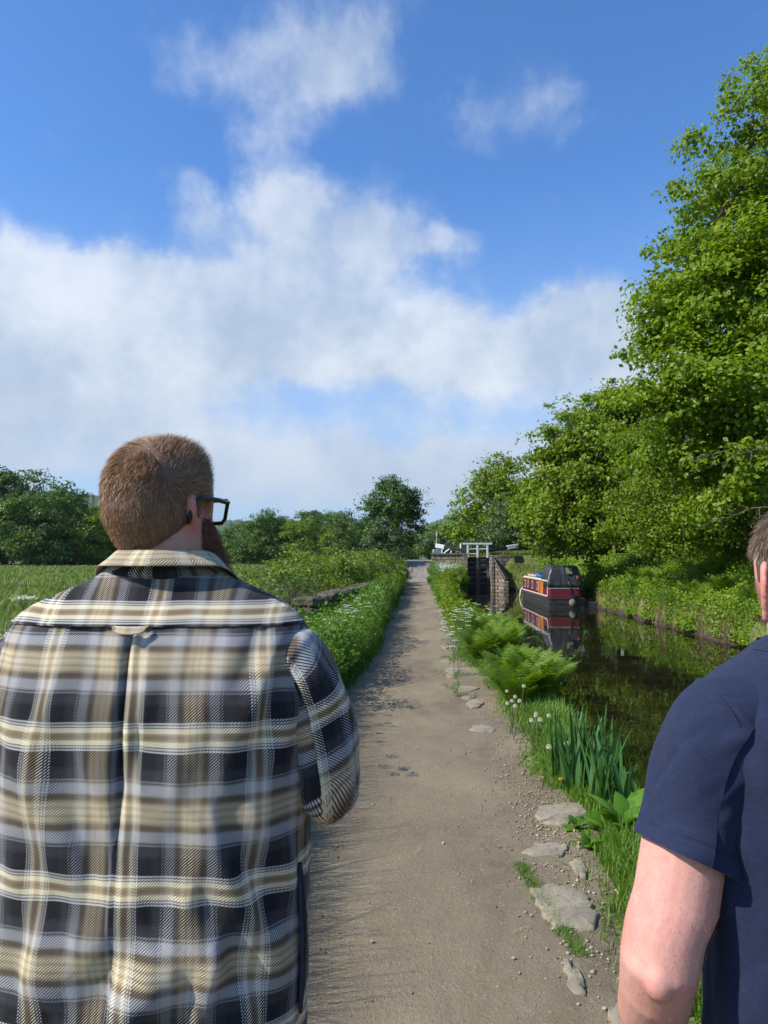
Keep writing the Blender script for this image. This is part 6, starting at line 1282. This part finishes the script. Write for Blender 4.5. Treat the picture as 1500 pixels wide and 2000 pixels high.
    m = MB()
    for s_ in (-1, 1): m.tube([(s_*.085, 0, .90), (s_*.095, 0, .75), (s_*.10, .01, .5), (s_*.10, -.005, .3), (s_*.10, -.01, .06)], [.11, .10, .078, .068, .066], 20)
    rings = []
    for z, a, b in ((.75, .17, .12), (.85, .168, .12), (.92, .165, .115)): rings.append([(a*math.cos(k*math.pi/12), b*math.sin(k*math.pi/12)+.01, z) for k in range(24)])
    m.rings(rings); m.build('trousers', DENIM, r, 0, True)
    for s_ in (-1, 1): m = MB(); m.tube([(s_*.10, -.085, .05), (s_*.10, .0, .06), (s_*.10, .12, .05), (s_*.10, .19, .035)], [.042, .046, .046, .028], 14); m.build('shoe', LEATHER, r, 0, True)
    # hair, combed down, a little longer
    q = np.random.default_rng(13); n = 52000; d = unit(q.normal(size=(n, 3))); back = -d[:, 1]
    low = np.where(back > .15, -.62, np.where(back > -.25, -.28+.5*(.15-back)*.3, .50+.15*back)); low = np.where((back <= .15) & (back > -.42), -.16+.0*back, low)
    k = d[:, 2] > low+q.normal(size=n)*.03; d = d[k]; n = len(d); P0 = head_pos(d, -.001, HS); Nn = unit(P0*np.array([1.5, 1, 1.1])); dn = np.array([0, -.45, -1.])+q.normal(size=(n, 3))*.10; dn = unit(dn-Nn*np.sum(dn*Nn, 1, keepdims=True))
    cl = vnoise(d[:, 0]*14+d[:, 2]*3, d[:, 1]*14, 1, 5); L = (.009+.020*sstep(-.1, .6, d[:, 2]))*q.uniform(.6, 1.2, n)
    V, Fc, at = strands(P0, unit(dn+Nn*(.20+.10*cl)[:, None]), unit(dn+Nn*(-.08+.10*cl)[:, None]), L, q.uniform(.0006, .001, n), np.clip(.45+q.normal(size=n)*.2+.15*cl, 0, 1), 3, q); npmesh('hair', xf(HM, V), Fc, HAIR2, r, {'rnd': at})
    dd, nu, nv = sphere_dirs(120, 90); back = -dd[:, 1]; lowv = np.where(back > .15, -.60, np.where(back > -.42, -.14, .52+.15*back)); ok = dd[:, 2] > lowv+.05; Fg = grid_faces(nv, nu); npmesh('hair_roots', xf(HM, head_pos(dd, .001, HS)), Fg[ok[Fg].all(1)], HAIR2B, r, smooth=True)
    n = 9000; d = unit(np.stack([q.normal(size=n), np.abs(q.normal(size=n))*.9-.05, -np.abs(q.normal(size=n))*.8-.1], 1)); P0 = head_pos(d, 0, HS); Nn = unit(P0); V, Fc, at = strands(P0, unit(Nn*.6+[0, 0, -1]), unit(Nn*.3+[0, 0, -1]), q.uniform(.003, .006, n), np.full(n, .0004), q.uniform(.3, 1, n), 2, q); npmesh('stubble', xf(HM, V), Fc, hairmat('ginger_stubble', [(0, (.16, .07, .035)), (1, (.40, .22, .13))]), r, {'rnd': at})
    for s_ in (-1, 1): m = MB(); m.ball(tuple(HM @ (Vector((s_*.031, .080, -.002))*HS)), .012, 14, 10); m.build('eye', plain('eye_white', (.7, .68, .64), .2), r, 0, True)
man_navy()
# ------------------------------------------------------------------ air
hz = bpy.data.materials.new('thin_haze'); hz.use_nodes = True; T = NT(hz.node_tree)
pv = T.n('ShaderNodeVolumePrincipled', {'Color': (.80, .87, 1, 1), 'Density': .00008, 'Anisotropy': .3}); out = T.n('ShaderNodeOutputMaterial'); T.nt.links.new(pv.outputs[0], out.inputs['Volume'])
m = MB(); m.bb(-960, 960, -80, 2600, -4, 95); tag(m.build('haze', hz), 'thin pale summer haze hanging in the valley air', 'haze', kind='stuff')
# ------------------------------------------------------------------ render settings
S.render.engine = 'CYCLES'
S.cycles.max_bounces = 7; S.cycles.diffuse_bounces = 3; S.cycles.glossy_bounces = 3; S.cycles.transmission_bounces = 4; S.cycles.transparent_max_bounces = 8
print('OBJECTS', len(bpy.data.objects), 'TRIS', sum(len(m.polygons) for m in bpy.data.meshes))
